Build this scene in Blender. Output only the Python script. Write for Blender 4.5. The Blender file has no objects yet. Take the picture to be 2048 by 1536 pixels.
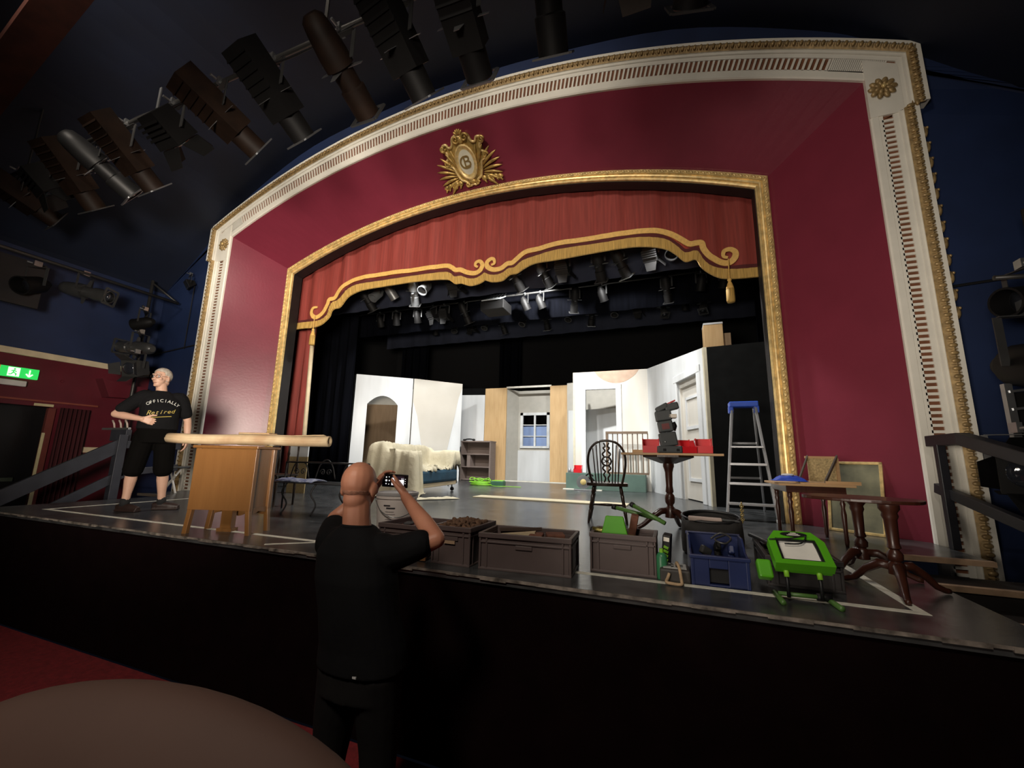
import bpy, bmesh, math, random
from mathutils import Vector, Matrix, Euler, noise as mnoise
random.seed(7)
PI = math.pi
S = bpy.context.scene
COL = S.collection
# ------------------------------------------------------------------ camera
cam_d = bpy.data.cameras.new('camera'); cam = bpy.data.objects.new('camera', cam_d); COL.objects.link(cam)
cam_d.sensor_width = 36.0; cam_d.lens = 14.498; cam_d.clip_start = 0.05; cam_d.clip_end = 100
_f = Vector((-0.35456095, 0.91767597, 0.17932472)); _r = Vector((0.93398824, 0.35665368, 0.02154328)); _u = _r.cross(_f)
cam.matrix_world = Matrix(((_r.x, _u.x, -_f.x, 0), (_r.y, _u.y, -_f.y, 0), (_r.z, _u.z, -_f.z, 0.70), (0, 0, 0, 1)))
S.camera = cam
# ------------------------------------------------------------------ world, lights, exposure
w = bpy.data.worlds.new('world'); S.world = w; w.use_nodes = True
w.node_tree.nodes['Background'].inputs[0].default_value = (0.35, 0.45, 0.8, 1)
w.node_tree.nodes['Background'].inputs[1].default_value = 0.004
S.view_settings.view_transform = 'Standard'; S.view_settings.look = 'None'
S.view_settings.exposure = 0.0; S.view_settings.gamma = 1.0; S.view_settings.use_curve_mapping = False
S.cycles.use_denoising = True; S.cycles.max_bounces = 6; S.cycles.sample_clamp_indirect = 4.0
def lamp(name, kind, loc, target, energy, color, size=0.3, angle=100, blend=0.4, sy=None):
    d = bpy.data.lights.new(name, kind); d.energy = energy; d.color = color
    if kind == 'AREA':
        d.size = size
        if sy: d.shape = 'RECTANGLE'; d.size_y = sy
    else: d.shadow_soft_size = size
    if kind == 'SPOT': d.spot_size = math.radians(angle); d.spot_blend = blend
    o = bpy.data.objects.new(name, d); COL.objects.link(o); o.location = loc
    if target is not None: o.rotation_euler = (Vector(target) - Vector(loc)).to_track_quat('-Z', 'Y').to_euler()
    return o
WARM = (1.0, 0.89, 0.76); NEUT = (0.97, 0.97, 0.95)
# working lights: floods above the first border aimed upstage at the set, downlights just behind the valance
for nm, x, tx, ty, tz, e, cone in (('left', -6.2, -6.8, 10.8, 1.0, 300, 110), ('middle', -2.7, -4.4, 12.6, 1.3, 1050, 110), ('right', -1.2, -0.7, 10.9, 1.1, 310, 116)):
    lamp('work_light_' + nm, 'SPOT', (x, 8.25, 4.66), (tx, ty, tz), e, NEUT, 0.06, cone, 0.35)
for nm, x, e in (('left', -4.9, 400), ('middle', -2.4, 420), ('right', 0.0, 330)):
    lamp('down_light_' + nm, 'SPOT', (x, 6.72, 4.42), (x, 7.5, 0), e, NEUT, 0.06, 128, 0.4)
# low unseen spots added behind the viewer to light the arch, high unseen ceiling spots aimed at its crown, one dim ceiling fitting
for nm, x, tgt, e, cone in (('far_left', 0.6, (-8.2, 5.4, 2.6), 3400, 40), ('left', 0.2, (-5.6, 5.8, 3.5), 2500, 42), ('middle', -0.6, (-2.4, 5.8, 3.5), 1550, 40), ('right', -1.4, (1.2, 5.6, 2.8), 1000, 42), ('far_right', -2.6, (1.9, 5.3, 1.4), 620, 32)):
    lamp('house_light_' + nm, 'SPOT', (x, -2.2, 0.95), tgt, e, WARM, 0.6, cone, 0.9)
for nm, x, z, tgt, e in (('left', -5.0, 6.2, (-7.0, 5.4, 5.6), 1250), ('middle', -3.0, 6.5, (-3.2, 5.5, 6.2), 850), ('right', -1.0, 6.2, (1.0, 5.5, 5.7), 260)):
    lamp('ceiling_light_' + nm, 'SPOT', (x, -0.6, z), tgt, e, WARM, 0.45, 62, 0.9)
lamp('house_light_ceiling', 'SPOT', (-0.8, -2.6, 5.4), (-2.0, 2.2, 0.2), 760, WARM, 0.5, 80, 0.9)
# ------------------------------------------------------------------ materials
MATS = {}
def mat(name, rgb, rough=0.6, metal=0.0, var=0.12, scale=6.0, bump=0.0, bscale=60.0, spec=0.5, stretch=None, emit=None, es=1.0, alpha=None, coat=0.0, rgb2=None):
    if name in MATS: return MATS[name]
    m = bpy.data.materials.new(name); m.use_nodes = True; nt = m.node_tree; b = nt.nodes['Principled BSDF']
    b.inputs['Roughness'].default_value = rough; b.inputs['Metallic'].default_value = metal
    b.inputs['Specular IOR Level'].default_value = spec
    if coat: b.inputs['Coat Weight'].default_value = coat; b.inputs['Coat Roughness'].default_value = 0.12
    tc = nt.nodes.new('ShaderNodeTexCoord'); mp = nt.nodes.new('ShaderNodeMapping')
    nt.links.new(tc.outputs['Object'], mp.inputs[0])
    if stretch: mp.inputs['Scale'].default_value = stretch
    nz = nt.nodes.new('ShaderNodeTexNoise'); nz.inputs['Scale'].default_value = scale; nz.inputs['Detail'].default_value = 5
    nt.links.new(mp.outputs[0], nz.inputs['Vector'])
    rp = nt.nodes.new('ShaderNodeValToRGB'); rp.color_ramp.elements[0].position = 0.3; rp.color_ramp.elements[1].position = 0.7
    c2 = rgb2 or tuple(min(1, c * (1 + var)) for c in rgb)
    c1 = rgb if rgb2 else tuple(c * (1 - var) for c in rgb)
    rp.color_ramp.elements[0].color = (*c1, 1); rp.color_ramp.elements[1].color = (*c2, 1)
    nt.links.new(nz.outputs['Fac'], rp.inputs[0]); nt.links.new(rp.outputs[0], b.inputs['Base Color'])
    if bump:
        n2 = nt.nodes.new('ShaderNodeTexNoise'); n2.inputs['Scale'].default_value = bscale; n2.inputs['Detail'].default_value = 4
        nt.links.new(mp.outputs[0], n2.inputs['Vector'])
        bp = nt.nodes.new('ShaderNodeBump'); bp.inputs['Strength'].default_value = bump; bp.inputs['Distance'].default_value = 0.02
        nt.links.new(n2.outputs['Fac'], bp.inputs['Height']); nt.links.new(bp.outputs[0], b.inputs['Normal'])
    if emit:
        b.inputs['Emission Color'].default_value = (*emit, 1); b.inputs['Emission Strength'].default_value = es
    if alpha is not None: b.inputs['Alpha'].default_value = alpha
    MATS[name] = m; return m
def wood(name, rgb, rgb2, rough=0.45, axis=2, s=3.0, coat=0.0):
    st = [14, 14, 14]; st[axis] = 1.2
    return mat(name, rgb, rough, 0, scale=s, rgb2=rgb2, stretch=tuple(st), bump=0.05, bscale=6, coat=coat)
# ------------------------------------------------------------------ mesh builder
class MB:
    def __init__(s): s.bm = bmesh.new()
    def _put(s, co, fs, m):
        V = [s.bm.verts.new(m @ Vector(c)) for c in co]
        for f in fs: s.bm.faces.new([V[i] for i in f])
    def box(s, c, d, rot=None, taper=None):
        t = taper or 1.0
        co = [(x*(t if z > 0 else 1), y*(t if z > 0 else 1), z) for z in (-.5, .5) for y in (-.5, .5) for x in (-.5, .5)]
        m = Matrix.Translation(c) @ (Euler(rot).to_matrix().to_4x4() if rot else Matrix()) @ Matrix.Diagonal((*d, 1))
        s._put(co, ((0, 2, 3, 1), (4, 5, 7, 6), (0, 1, 5, 4), (2, 6, 7, 3), (0, 4, 6, 2), (1, 3, 7, 5)), m); return s
    def bx(s, x0, x1, y0, y1, z0, z1):
        return s.box(((x0+x1)/2, (y0+y1)/2, (z0+z1)/2), (abs(x1-x0), abs(y1-y0), abs(z1-z0)))
    def bar(s, p0, p1, wd, ht, up=(0, 0, 1)):
        p0, p1 = Vector(p0), Vector(p1); d = p1 - p0; L = d.length; z = d.normalized(); u = Vector(up)
        if abs(z.dot(u)) > 0.98: u = Vector((0, 1, 0))
        x = u.cross(z).normalized(); y = z.cross(x)
        m = Matrix(((x.x, y.x, z.x, 0), (x.y, y.y, z.y, 0), (x.z, y.z, z.z, 0), (0, 0, 0, 1)))
        co = [(a, b, c) for c in (-.5, .5) for b in (-.5, .5) for a in (-.5, .5)]
        s._put(co, ((0, 2, 3, 1), (4, 5, 7, 6), (0, 1, 5, 4), (2, 6, 7, 3), (0, 4, 6, 2), (1, 3, 7, 5)), Matrix.Translation((p0 + p1) / 2) @ m @ Matrix.Diagonal((wd, ht, L, 1))); return s
    def tube(s, pts, r, n=8, closed=False, cap=True):
        pts = [Vector(p) for p in pts]; N = len(pts)
        rr = r if isinstance(r, (list, tuple)) else [r] * N
        rings = []; prev = None
        for i, p in enumerate(pts):
            if closed: t = pts[(i+1) % N] - pts[i-1]
            else: t = pts[min(i+1, N-1)] - pts[max(i-1, 0)]
            t = t.normalized() if t.length > 1e-9 else Vector((0, 0, 1))
            if prev is None:
                a = Vector((0, 0, 1)) if abs(t.z) < 0.9 else Vector((1, 0, 0)); u = t.cross(a).normalized()
            else:
                u = prev - t * prev.dot(t); u = u.normalized() if u.length > 1e-6 else t.orthogonal().normalized()
            prev = u; v = t.cross(u)
            rings.append([s.bm.verts.new(p + (u * math.cos(2*PI*k/n) + v * math.sin(2*PI*k/n)) * rr[i]) for k in range(n)])
        for i in range(N if closed else N - 1):
            a, b = rings[i], rings[(i+1) % N]
            for k in range(n): s.bm.faces.new((a[k], a[(k+1) % n], b[(k+1) % n], b[k]))
        if cap and not closed:
            s.bm.faces.new(list(reversed(rings[0]))); s.bm.faces.new(rings[-1])
        return s
    def lathe(s, prof, n=24, mtx=None):
        rings = []; M_ = mtx or Matrix()
        for r, z in prof:
            if r < 1e-5: rings.append([s.bm.verts.new(M_ @ Vector((0, 0, z)))])
            else: rings.append([s.bm.verts.new(M_ @ Vector((r*math.cos(2*PI*k/n), r*math.sin(2*PI*k/n), z))) for k in range(n)])
        for a, b in zip(rings, rings[1:]):
            for k in range(n):
                k2 = (k+1) % n
                if len(a) == 1 and len(b) > 1: s.bm.faces.new((a[0], b[k2], b[k]))
                elif len(b) == 1 and len(a) > 1: s.bm.faces.new((a[k], a[k2], b[0]))
                elif len(a) > 1: s.bm.faces.new((a[k], a[k2], b[k2], b[k]))
        if len(rings[0]) > 1: s.bm.faces.new(list(reversed(rings[0])))
        if len(rings[-1]) > 1: s.bm.faces.new(rings[-1])
        return s
    def cyl(s, p0, p1, r0, r1=None, n=16):
        r1 = r0 if r1 is None else r1
        return s.tube([p0, p1], [r0, r1], n)
    def prism(s, pts, a0, a1, plane='xz'):
        def mk(p, a): return (p[0], a, p[1]) if plane == 'xz' else ((p[0], p[1], a) if plane == 'xy' else (a, p[0], p[1]))
        A = [s.bm.verts.new(mk(p, a0)) for p in pts]; B = [s.bm.verts.new(mk(p, a1)) for p in pts]; n = len(pts)
        f1 = s.bm.faces.new(A); f2 = s.bm.faces.new(list(reversed(B)))
        for k in range(n): s.bm.faces.new((A[k], B[k], B[(k+1) % n], A[(k+1) % n]))
        if n > 4: bmesh.ops.triangulate(s.bm, faces=[f1, f2])
        return s
    def rows(s, rows, closed=False):
        R_ = [[s.bm.verts.new(p) for p in r] for r in rows]
        for a, b in zip(R_, R_[1:]):
            n = len(a)
            for k in range(n if closed else n - 1): s.bm.faces.new((a[k], a[(k+1) % n], b[(k+1) % n], b[k]))
        return s
    def ell(s, c, r, rot=None, nu=12, nv=8):
        co = [(0, 0, -1)] + [(math.cos(2*PI*k/nu)*math.sin(PI*j/nv), math.sin(2*PI*k/nu)*math.sin(PI*j/nv), -math.cos(PI*j/nv)) for j in range(1, nv) for k in range(nu)] + [(0, 0, 1)]
        fs = [(0, 1+(k+1) % nu, 1+k) for k in range(nu)]
        for j in range(nv-2):
            for k in range(nu): fs.append((1+j*nu+k, 1+j*nu+(k+1) % nu, 1+(j+1)*nu+(k+1) % nu, 1+(j+1)*nu+k))
        e = len(co)-1; fs += [(e, e-nu+k, e-nu+(k+1) % nu) for k in range(nu)]
        s._put(co, fs, Matrix.Translation(c) @ (Euler(rot).to_matrix().to_4x4() if rot else Matrix()) @ Matrix.Diagonal((*r, 1))); return s
    def mesh(s, name):
        bmesh.ops.recalc_face_normals(s.bm, faces=s.bm.faces)
        me = bpy.data.meshes.new(name); s.bm.to_mesh(me); s.bm.free(); return me
    def build(s, name, m, parent=None, smooth=False, bevel=0.0, loc=None, rot=None, solid=0.0, sub=0, smooth_angle=None):
        me = s.mesh(name); me.materials.append(m)
        o = bpy.data.objects.new(name, me); COL.objects.link(o)
        if smooth or smooth_angle:
            for p in me.polygons: p.use_smooth = True
            if smooth_angle: me.set_sharp_from_angle(angle=math.radians(smooth_angle))
        if solid:
            md = o.modifiers.new('solid', 'SOLIDIFY'); md.thickness = solid; md.offset = 0
        if bevel:
            md = o.modifiers.new('bevel', 'BEVEL'); md.width = bevel; md.segments = 2; md.limit_method = 'ANGLE'
        if sub:
            md = o.modifiers.new('sub', 'SUBSURF'); md.levels = sub; md.render_levels = sub
        if parent: o.parent = parent
        if loc: o.location = loc
        if rot: o.rotation_euler = rot
        return o
def tag(o, label=None, cat=None, group=None, kind=None):
    if label: o['label'] = label
    if cat: o['category'] = cat
    if group: o['group'] = group
    if kind: o['kind'] = kind
    return o
def thing(name, label, cat, loc=(0, 0, 0), rz=0.0, group=None, rot=None):
    o = bpy.data.objects.new(name, None); o.empty_display_size = 0.1; COL.objects.link(o)
    o.location = loc; o.rotation_euler = rot or (0, 0, rz)
    return tag(o, label, cat, group)
def struct(mb, name, m, label=None, **k):
    return tag(mb.build(name, m, **k), label, None, None, 'structure')
def copy_tree(o, parent=None):
    c = o.copy(); COL.objects.link(c)
    if parent: c.parent = parent
    for ch in [x for x in bpy.data.objects if x.parent == o]: copy_tree(ch, c)
    return c
def text(name, s, size, m, parent=None, loc=(0, 0, 0), rot=(0, 0, 0), ext=0.001, shear=0.0, align='CENTER'):
    cu = bpy.data.curves.new(name, 'FONT'); cu.body = s; cu.size = size; cu.extrude = ext; cu.shear = shear
    cu.align_x = align; cu.align_y = 'CENTER'
    t = bpy.data.objects.new(name + '_tmp', cu); COL.objects.link(t)
    dg = bpy.context.evaluated_depsgraph_get(); me = bpy.data.meshes.new_from_object(t.evaluated_get(dg))
    bpy.data.objects.remove(t); me.materials.clear(); me.materials.append(m)
    o = bpy.data.objects.new(name, me); COL.objects.link(o); o.location = loc; o.rotation_euler = rot
    if parent: o.parent = parent
    return o
def frozen(o):
    """replace an object's mesh by its evaluated (modifier-applied) mesh"""
    dg = bpy.context.evaluated_depsgraph_get(); dg.update()
    me = bpy.data.meshes.new_from_object(o.evaluated_get(dg)); o.modifiers.clear(); old = o.data; o.data = me
    bpy.data.meshes.remove(old); return o
def smooth_line(pts, k=6, closed=False):
    """Catmull-Rom through points"""
    P = [Vector(p) for p in pts]; out = []; n = len(P)
    for i in range(n if closed else n - 1):
        p0 = P[i-1] if (i > 0 or closed) else P[i]; p1 = P[i]; p2 = P[(i+1) % n]; p3 = P[(i+2) % n] if (i+2 < n or closed) else P[(i+1) % n]
        for j in range(k):
            t = j / k
            out.append(0.5 * ((2*p1) + (p2-p0)*t + (2*p0-5*p1+4*p2-p3)*t*t + (3*p1-p0-3*p2+p3)*t*t*t))
    if not closed: out.append(P[-1])
    return out
# ------------------------------------------------------------------ shared materials
BLACK = mat('black_paint', (0.006, 0.006, 0.007), 0.5)
DRAPE = mat('black_serge', (0.002, 0.0023, 0.004), 0.9, var=0.3, scale=3, stretch=(8, 8, 0.4), spec=0.05)
BORDERCLOTH = mat('border_serge', (0.012, 0.015, 0.030), 0.9, var=0.2, scale=2)
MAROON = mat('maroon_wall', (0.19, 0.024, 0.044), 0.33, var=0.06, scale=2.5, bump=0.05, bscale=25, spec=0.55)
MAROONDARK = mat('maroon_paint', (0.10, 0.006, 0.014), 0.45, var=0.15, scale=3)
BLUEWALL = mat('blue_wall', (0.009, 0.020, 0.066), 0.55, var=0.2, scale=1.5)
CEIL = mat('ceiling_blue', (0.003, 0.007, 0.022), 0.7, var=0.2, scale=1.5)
WHITE = mat('cream_white_plaster', (0.82, 0.79, 0.70), 0.45, var=0.05, scale=5)
GOLD = mat('gold_leaf', (0.74, 0.54, 0.23), 0.36, 0.30, var=0.3, scale=14)
OLDGOLD = mat('antique_gold', (0.38, 0.26, 0.115), 0.42, 0.3, var=0.35, scale=20)
COPPER = mat('copper_paint', (0.20, 0.078, 0.038), 0.5, var=0.2, scale=6)
REVEAL = mat('reveal_black', (0.010, 0.008, 0.008), 0.55, var=0.3, scale=6)
STAGEFLOOR = mat('stage_floor_black', (0.050, 0.052, 0.053), 0.27, var=0.5, scale=5, bump=0.05, bscale=18, spec=0.6)
STAGEFRONT = mat('stage_front_black', (0.0055, 0.0022, 0.0024), 0.9, var=0.2, spec=0.05)
CARPET = mat('red_carpet', (0.21, 0.014, 0.018), 0.95, var=0.25, scale=30, bump=0.4, bscale=150)
TAPE = mat('white_tape', (0.72, 0.70, 0.60), 0.7, var=0.2, scale=20)
CREAM = mat('cream_rail', (0.60, 0.50, 0.33), 0.5)
# ================================================================== SETTING
XC = -3.08
YW, YG = 5.288, 6.147
def arc_z(x, xl, xr, zc, h):
    xm = (xl+xr)/2; wd = (xr-xl)/2; Rr = (wd*wd+h*h)/(2*h)
    return zc - (Rr-h) + math.sqrt(max(Rr*Rr-(x-xm)**2, 1e-6))
OUT = (-8.92, 2.762, 5.4095, 1.4118); INN = (-8.376, 2.291, 5.1377, 1.12)
GOUT = (-7.688, 1.432, 4.705, 0.876); GIN = (-7.53, 1.268, 4.565, 0.86)
def lerp4(a, b, t): return tuple(x+(y-x)*t for x, y in zip(a, b))
NA = 64
def path(p, zb=0.0, e=0.0, zs=None):
    """jamb - corner - arc - corner - jamb as (x, z) with optional ear e above zs"""
    xl, xr, zc, h = p; L = []
    if zs is None: zs = zc * 0.85
    L += [(xl, zb), (xl, zs), (xl-e, zs)]
    for k in range(NA+1):
        x = xl + (xr-xl)*k/NA; z = arc_z(x, xl, xr, zc, h)
        xx = xl - e + (xr-xl+2*e)*k/NA
        L.append((xx, z))
    L += [(xr+e, zs), (xr, zs), (xr, zb)]
    return L
def wpath(t, zb=-0.34):
    e = 0.10 * max(0.0, min(1.0, (0.55-t)/0.1))
    p = lerp4(OUT, INN, t)
    if e > 0: p = (p[0]+0.06, p[1]-0.06, p[2], p[3])
    elif t < 0.56: pass
    return path(p, zb, e, 4.66 - 0.10*t)
def strip(prof, zb=-0.34, fn=wpath):
    m = MB(); m.rows([[(x, y, z) for x, z in fn(t, zb)] for t, y in prof]); return m
# auditorium floor, stage
struct(MB().bx(-11.5, 6, -7, 2.43, -1.18, -1.08), 'floor', CARPET)
sf = MB(); sf.bx(-7.63, 1.475, 2.43, 4.47, -0.04, 0); sf.bx(-8.44, 2.28, 4.47, 5.33, -0.04, 0); sf.bx(-11.5, 6, 5.33, 15.2, -0.04, 0)
struct(sf, 'stage_floor', STAGEFLOOR)
struct(MB().bx(-7.63, 1.475, 2.45, 2.6, -1.08, -0.04).bx(1.36, 1.475, 2.6, 5.3, -1.08, -0.04).bx(-7.63, -7.52, 2.6, 5.3, -1.08, -0.04), 'wall_stage_front', STAGEFRONT)
# worn edge of the stage lip
m = MB(); random.seed(3); x = -7.63
while x < 1.475:
    d = random.uniform(0.06, 0.2); x2 = min(1.475, x+d); o = random.uniform(0, 0.003)
    m.bx(x, x2, 2.420-o, 2.43, -0.010-o*3, 0.0015); x = x2
struct(m, 'trim_1', mat('worn_edge', (0.19, 0.165, 0.14), 0.55, var=0.8, scale=16))
# ceiling vault (barrel along the room) and blue proscenium wall above/around the frame
CV = [(-10.5, 4.0), (-10.35, 4.23), (-9.45, 4.95), (-8.75, 5.6), (-8.05, 6.11), (-6.42, 6.81), (-4.36, 7.12)]
CV = CV + [(XC, 7.16)] + [(2*XC-x, z) for x, z in reversed(CV)]
CVs = [(p.x, p.y) for p in smooth_line([(a, b, 0) for a, b in CV], 5)]
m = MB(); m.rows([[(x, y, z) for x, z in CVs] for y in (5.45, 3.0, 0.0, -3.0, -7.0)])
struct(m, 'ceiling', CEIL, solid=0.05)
m = MB()
op = wpath(0.3, -1.1)
outer = [(-10.55, -1.1), (-10.55, 2.0), (-10.55, 4.0)] + [(CVs[int(k*(len(CVs)-1)/NA)][0], CVs[int(k*(len(CVs)-1)/NA)][1]+0.05) for k in range(NA+1)] + [(4.4, 4.0), (4.4, 2.0), (4.4, -1.1)]
m.rows([[(x, 5.36, z) for x, z in outer], [(x, 5.36, z) for x, z in op]])
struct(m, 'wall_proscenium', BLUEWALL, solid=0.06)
# white frame: profile across, copper channel for the flutes
struct(strip([(0.0, 5.40), (0.0, 5.20), (0.085, 5.20), (0.085, 5.225)]), 'trim_2', WHITE)
struct(strip([(0.085, 5.225), (0.16, 5.185), (0.26, 5.225)]), 'trim_3', OLDGOLD)
pw = [(0.26, 5.225), (0.26, 5.242), (0.33, 5.242), (0.34, 5.258), (0.44, 5.262), (0.44, 5.29)]
struct(strip(pw), 'trim_4', WHITE)
struct(strip([(0.44, 5.278), (0.76, 5.278)]), 'trim_5', COPPER)
struct(strip([(0.76, 5.29), (0.76, 5.262), (0.84, 5.262), (0.85, 5.255), (0.97, 5.255), (1.0, 5.27), (1.0, 5.30)]), 'trim_6', WHITE)
def along(pts, pitch, start=0.0, end=0.0):
    """points every pitch along an (x,z) polyline -> (x, z, tx, tz)"""
    res = []; acc = -start; nxt = 0.0
    tot = sum(math.hypot(b[0]-a[0], b[1]-a[1]) for a, b in zip(pts, pts[1:])); run = 0.0; nxt = start
    for a, b in zip(pts, pts[1:]):
        L = math.hypot(b[0]-a[0], b[1]-a[1])
        if L < 1e-6: continue
        while nxt <= run + L and nxt <= tot-end:
            t = (nxt-run)/L
            res.append((a[0]+(b[0]-a[0])*t, a[1]+(b[1]-a[1])*t, (b[0]-a[0])/L, (b[1]-a[1])/L)); nxt += pitch
        run += L
    return res
# flute dividers
m = MB(); pm = wpath(0.60, -0.34)
for x, z, tx, tz in along(pm, 0.0625, 0.03):
    wd = 0.322 * (0.545 if abs(tz) > 0.7 else 0.545*max(0.75, abs(tx)))
    cornerL = min(abs(x+8.58), abs(x-2.47))
    if abs(tz) > 0.7 and z > 4.60: continue
    if abs(tz) <= 0.7 and cornerL < 0.48: continue
    m.box((x, 5.271, z), (wd if abs(tz) > 0.7 else 0.028, 0.018, 0.028 if abs(tz) > 0.7 else wd), None if abs(tz) > 0.7 else (0, -math.atan2(tz, tx), 0))
struct(m, 'trim_7', WHITE)
# corner blocks that carry the rosettes
for sx, cx in ((-1, -8.535), (1, 2.425)):
    m = MB(); z0 = 4.62
    xa, xb = cx-0.115, cx+0.115
    pts = [(xa, z0), (xb, z0)]
    zt = 5.30
    ea, eb = (0.02, 0.06) if sx > 0 else (0.06, 0.02); m.prism([(xa-ea, z0), (xb+eb, z0), (xb+eb, zt-(0.06 if sx > 0 else -0.10)), (xa-ea, zt+(0.10 if sx > 0 else -0.06))], 5.305, 5.250)
    struct(m, 'trim_%d' % (8 if sx < 0 else 9), WHITE)
# arch spandrel between last flute and block
m = MB(); pA, pB = wpath(0.495), wpath(0.755)
for x, z, tx, tz in along(pm, 0.02, 0.0):
    if abs(tz) <= 0.7 and 0.0 < min(abs(x+8.58), abs(x-2.47)) < 0.47:
        m.box((x, 5.271, z), (0.024, 0.018, 0.17), (0, -math.atan2(tz, tx), 0))
struct(m, 'trim_10', WHITE)
# egg and dart on the outer gold band, plus leaf knobs along the outer edge
m = MB()
for x, z, tx, tz in along(wpath(0.165), 0.078, 0.02):
    a = -math.atan2(tz, tx)
    m.ell((x, 5.19, z), (0.024, 0.02, 0.036), (0, a, 0), 8, 6)
    m.ell((x+tx*0.039, 5.193, z+tz*0.039), (0.006, 0.012, 0.04), (0, a, 0), 6, 4)
for x, z, tx, tz in along(path((OUT[0]+0.02, OUT[1]-0.02, 4.5, 0.1)), 0.19, 0.15):
    if abs(tz) > 0.7 and z > 2.2: m.ell((x + (0.015 if x > 0 else -0.015), 5.31, z), (0.03, 0.035, 0.07), None, 8, 6); m.ell((x + (0.04 if x > 0 else -0.04), 5.31, z+0.045), (0.016, 0.025, 0.018), None, 8, 6)
struct(m, 'trim_11', OLDGOLD, smooth=True)
# maroon splay
struct(strip([(0, 5.30), (1, 6.147)], 0.0, lambda t, zb: [(a[0]+(b[0]-a[0])*t, a[1]+(b[1]-a[1])*t) for a, b in zip(path(INN, 0.0, 0, 4.3), path(GOUT, 0.0, 0, 4.0))]), 'wall_splay', MAROON)
# gold inner frame
gp = lambda t, zb: path(lerp4(GOUT, GIN, t), 0.0, 0, 4.0)
struct(strip([(0, 6.16), (0, 6.10), (0.10, 6.085), (0.42, 6.085), (0.46, 6.11), (0.55, 6.105), (0.60, 6.085), (0.72, 6.09), (0.75, 6.115), (0.84, 6.115), (0.88, 6.10), (1.0, 6.11), (1.0, 6.16)], 0, gp), 'trim_12', GOLD)
m = MB()
for x, z, tx, tz in along(gp(0.25, 0), 0.085, 0.02):
    a = -math.atan2(tz, tx)
    m.ell((x, 6.083, z), (0.034, 0.014, 0.018), (0, a + 0.5, 0), 8, 6)
    m.ell((x+tx*0.042, 6.083, z+tz*0.042), (0.022, 0.012, 0.010), (0, a - 0.5, 0), 6, 4)
struct(m, 'trim_13', GOLD, smooth=True)
# black reveal and the black wall behind the proscenium
struct(strip([(0, 6.15), (1, 6.36)], 0, lambda t, zb: path(GIN, 0.0, 0, 4.0)), 'wall_reveal', REVEAL, solid=0.02)
# stage house
HOUSE = mat('stage_house_black', (0.004, 0.004, 0.005), 0.9)
struct(MB().bx(-11.5, 6, 15.2, 15.3, 0, 8.2), 'wall_back', HOUSE)
struct(MB().bx(-11.6, -11.5, 5.5, 15.3, 0, 8.2), 'wall_stage_left', HOUSE)
struct(MB().bx(5.2, 5.3, 5.5, 15.3, 0, 8.2), 'wall_stage_right', HOUSE)
struct(MB().bx(-11.6, 6, 5.5, 15.3, 8.2, 8.3), 'ceiling_stage', HOUSE)
m = MB(); a = path((GIN[0]-0.02, GIN[1]+0.02, GIN[2]+.02, GIN[3]), 0.0, 0, 4.0); o2 = [(-11.5, 0), (-11.5, 4), (-11.5, 5)] + [(-11.5+17.4*k/NA, 8.2) for k in range(NA+1)] + [(5.9, 5), (5.9, 4), (5.9, 0)]
m.rows([[(x, 6.20, z) for x, z in o2], [(x, 6.20, z) for x, z in a]]); struct(m, 'wall_proscenium_back', HOUSE, solid=0.04)
# tape rectangle on the apron
m = MB(); z = 0.0015
m.bx(-6.97, 1.14, 2.745, 2.795, 0, z); struct(m, 'trim_14', TAPE)
struct(MB().bx(-6.97, -6.92, 2.795, 5.2, 0, z), 'trim_15', TAPE)
struct(MB().bx(1.09, 1.14, 2.795, 4.45, 0, z), 'trim_16', TAPE)
struct(MB().bar((-3.02, 2.50, 0.001), (-2.72, 2.745, 0.001), 0.03, 0.002), 'trim_17', TAPE)
# side walls
XL = -10.4
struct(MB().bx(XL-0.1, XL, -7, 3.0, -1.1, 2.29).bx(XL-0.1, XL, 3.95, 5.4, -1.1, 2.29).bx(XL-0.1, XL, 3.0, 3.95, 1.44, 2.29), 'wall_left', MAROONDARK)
struct(MB().bx(XL-0.1, XL, -7, 5.4, 2.39, 4.4), 'wall_left_upper', BLUEWALL)
struct(MB().bx(XL-0.05, XL+0.04, -7, 5.3, 2.28, 2.39), 'trim_18', CREAM, bevel=0.01)
struct(MB().bx(4.25, 4.35, -7, 5.4, -1.1, 4.4), 'wall_right', BLUEWALL)
struct(MB().bx(-10.5, 4.4, -7.1, -7, -1.1, 7.3), 'wall_house_back', mat('house_back_dark', (0.02, 0.006, 0.006), 0.8))
TT= [(-7.371, 3.544), (-7.119, 3.541), (-6.91, 3.554), (-6.749, 3.649), (-6.702, 3.812), (-6.629, 3.916), (-6.481, 3.955), (-6.299, 4.128), (-6.11, 4.215), (-5.883, 4.24), (-5.437, 4.233), (-4.534, 4.223), (-3.94, 4.201), (-3.774, 4.15), (-3.69, 4.074), (-3.556, 4.067), (-3.395, 3.994), (-3.24, 3.977), (-3.114, 4.028), (-3.065, 4.057), (-2.962, 4.005), (-2.813, 3.983), (-2.691, 4.013), (-2.596, 4.071), (-2.476, 4.077), (-2.335, 4.175), (-2.084, 4.229), (-1.675, 4.281), (-0.923, 4.27), (-0.453, 4.271), (-0.139, 4.223), (0.077, 4.141), (0.221, 4.004), (0.33, 3.882), (0.495, 3.883), (0.578, 3.725), (0.672, 3.615), (0.806, 3.548), (0.977, 3.51), (1.231, 3.494)]
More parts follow.
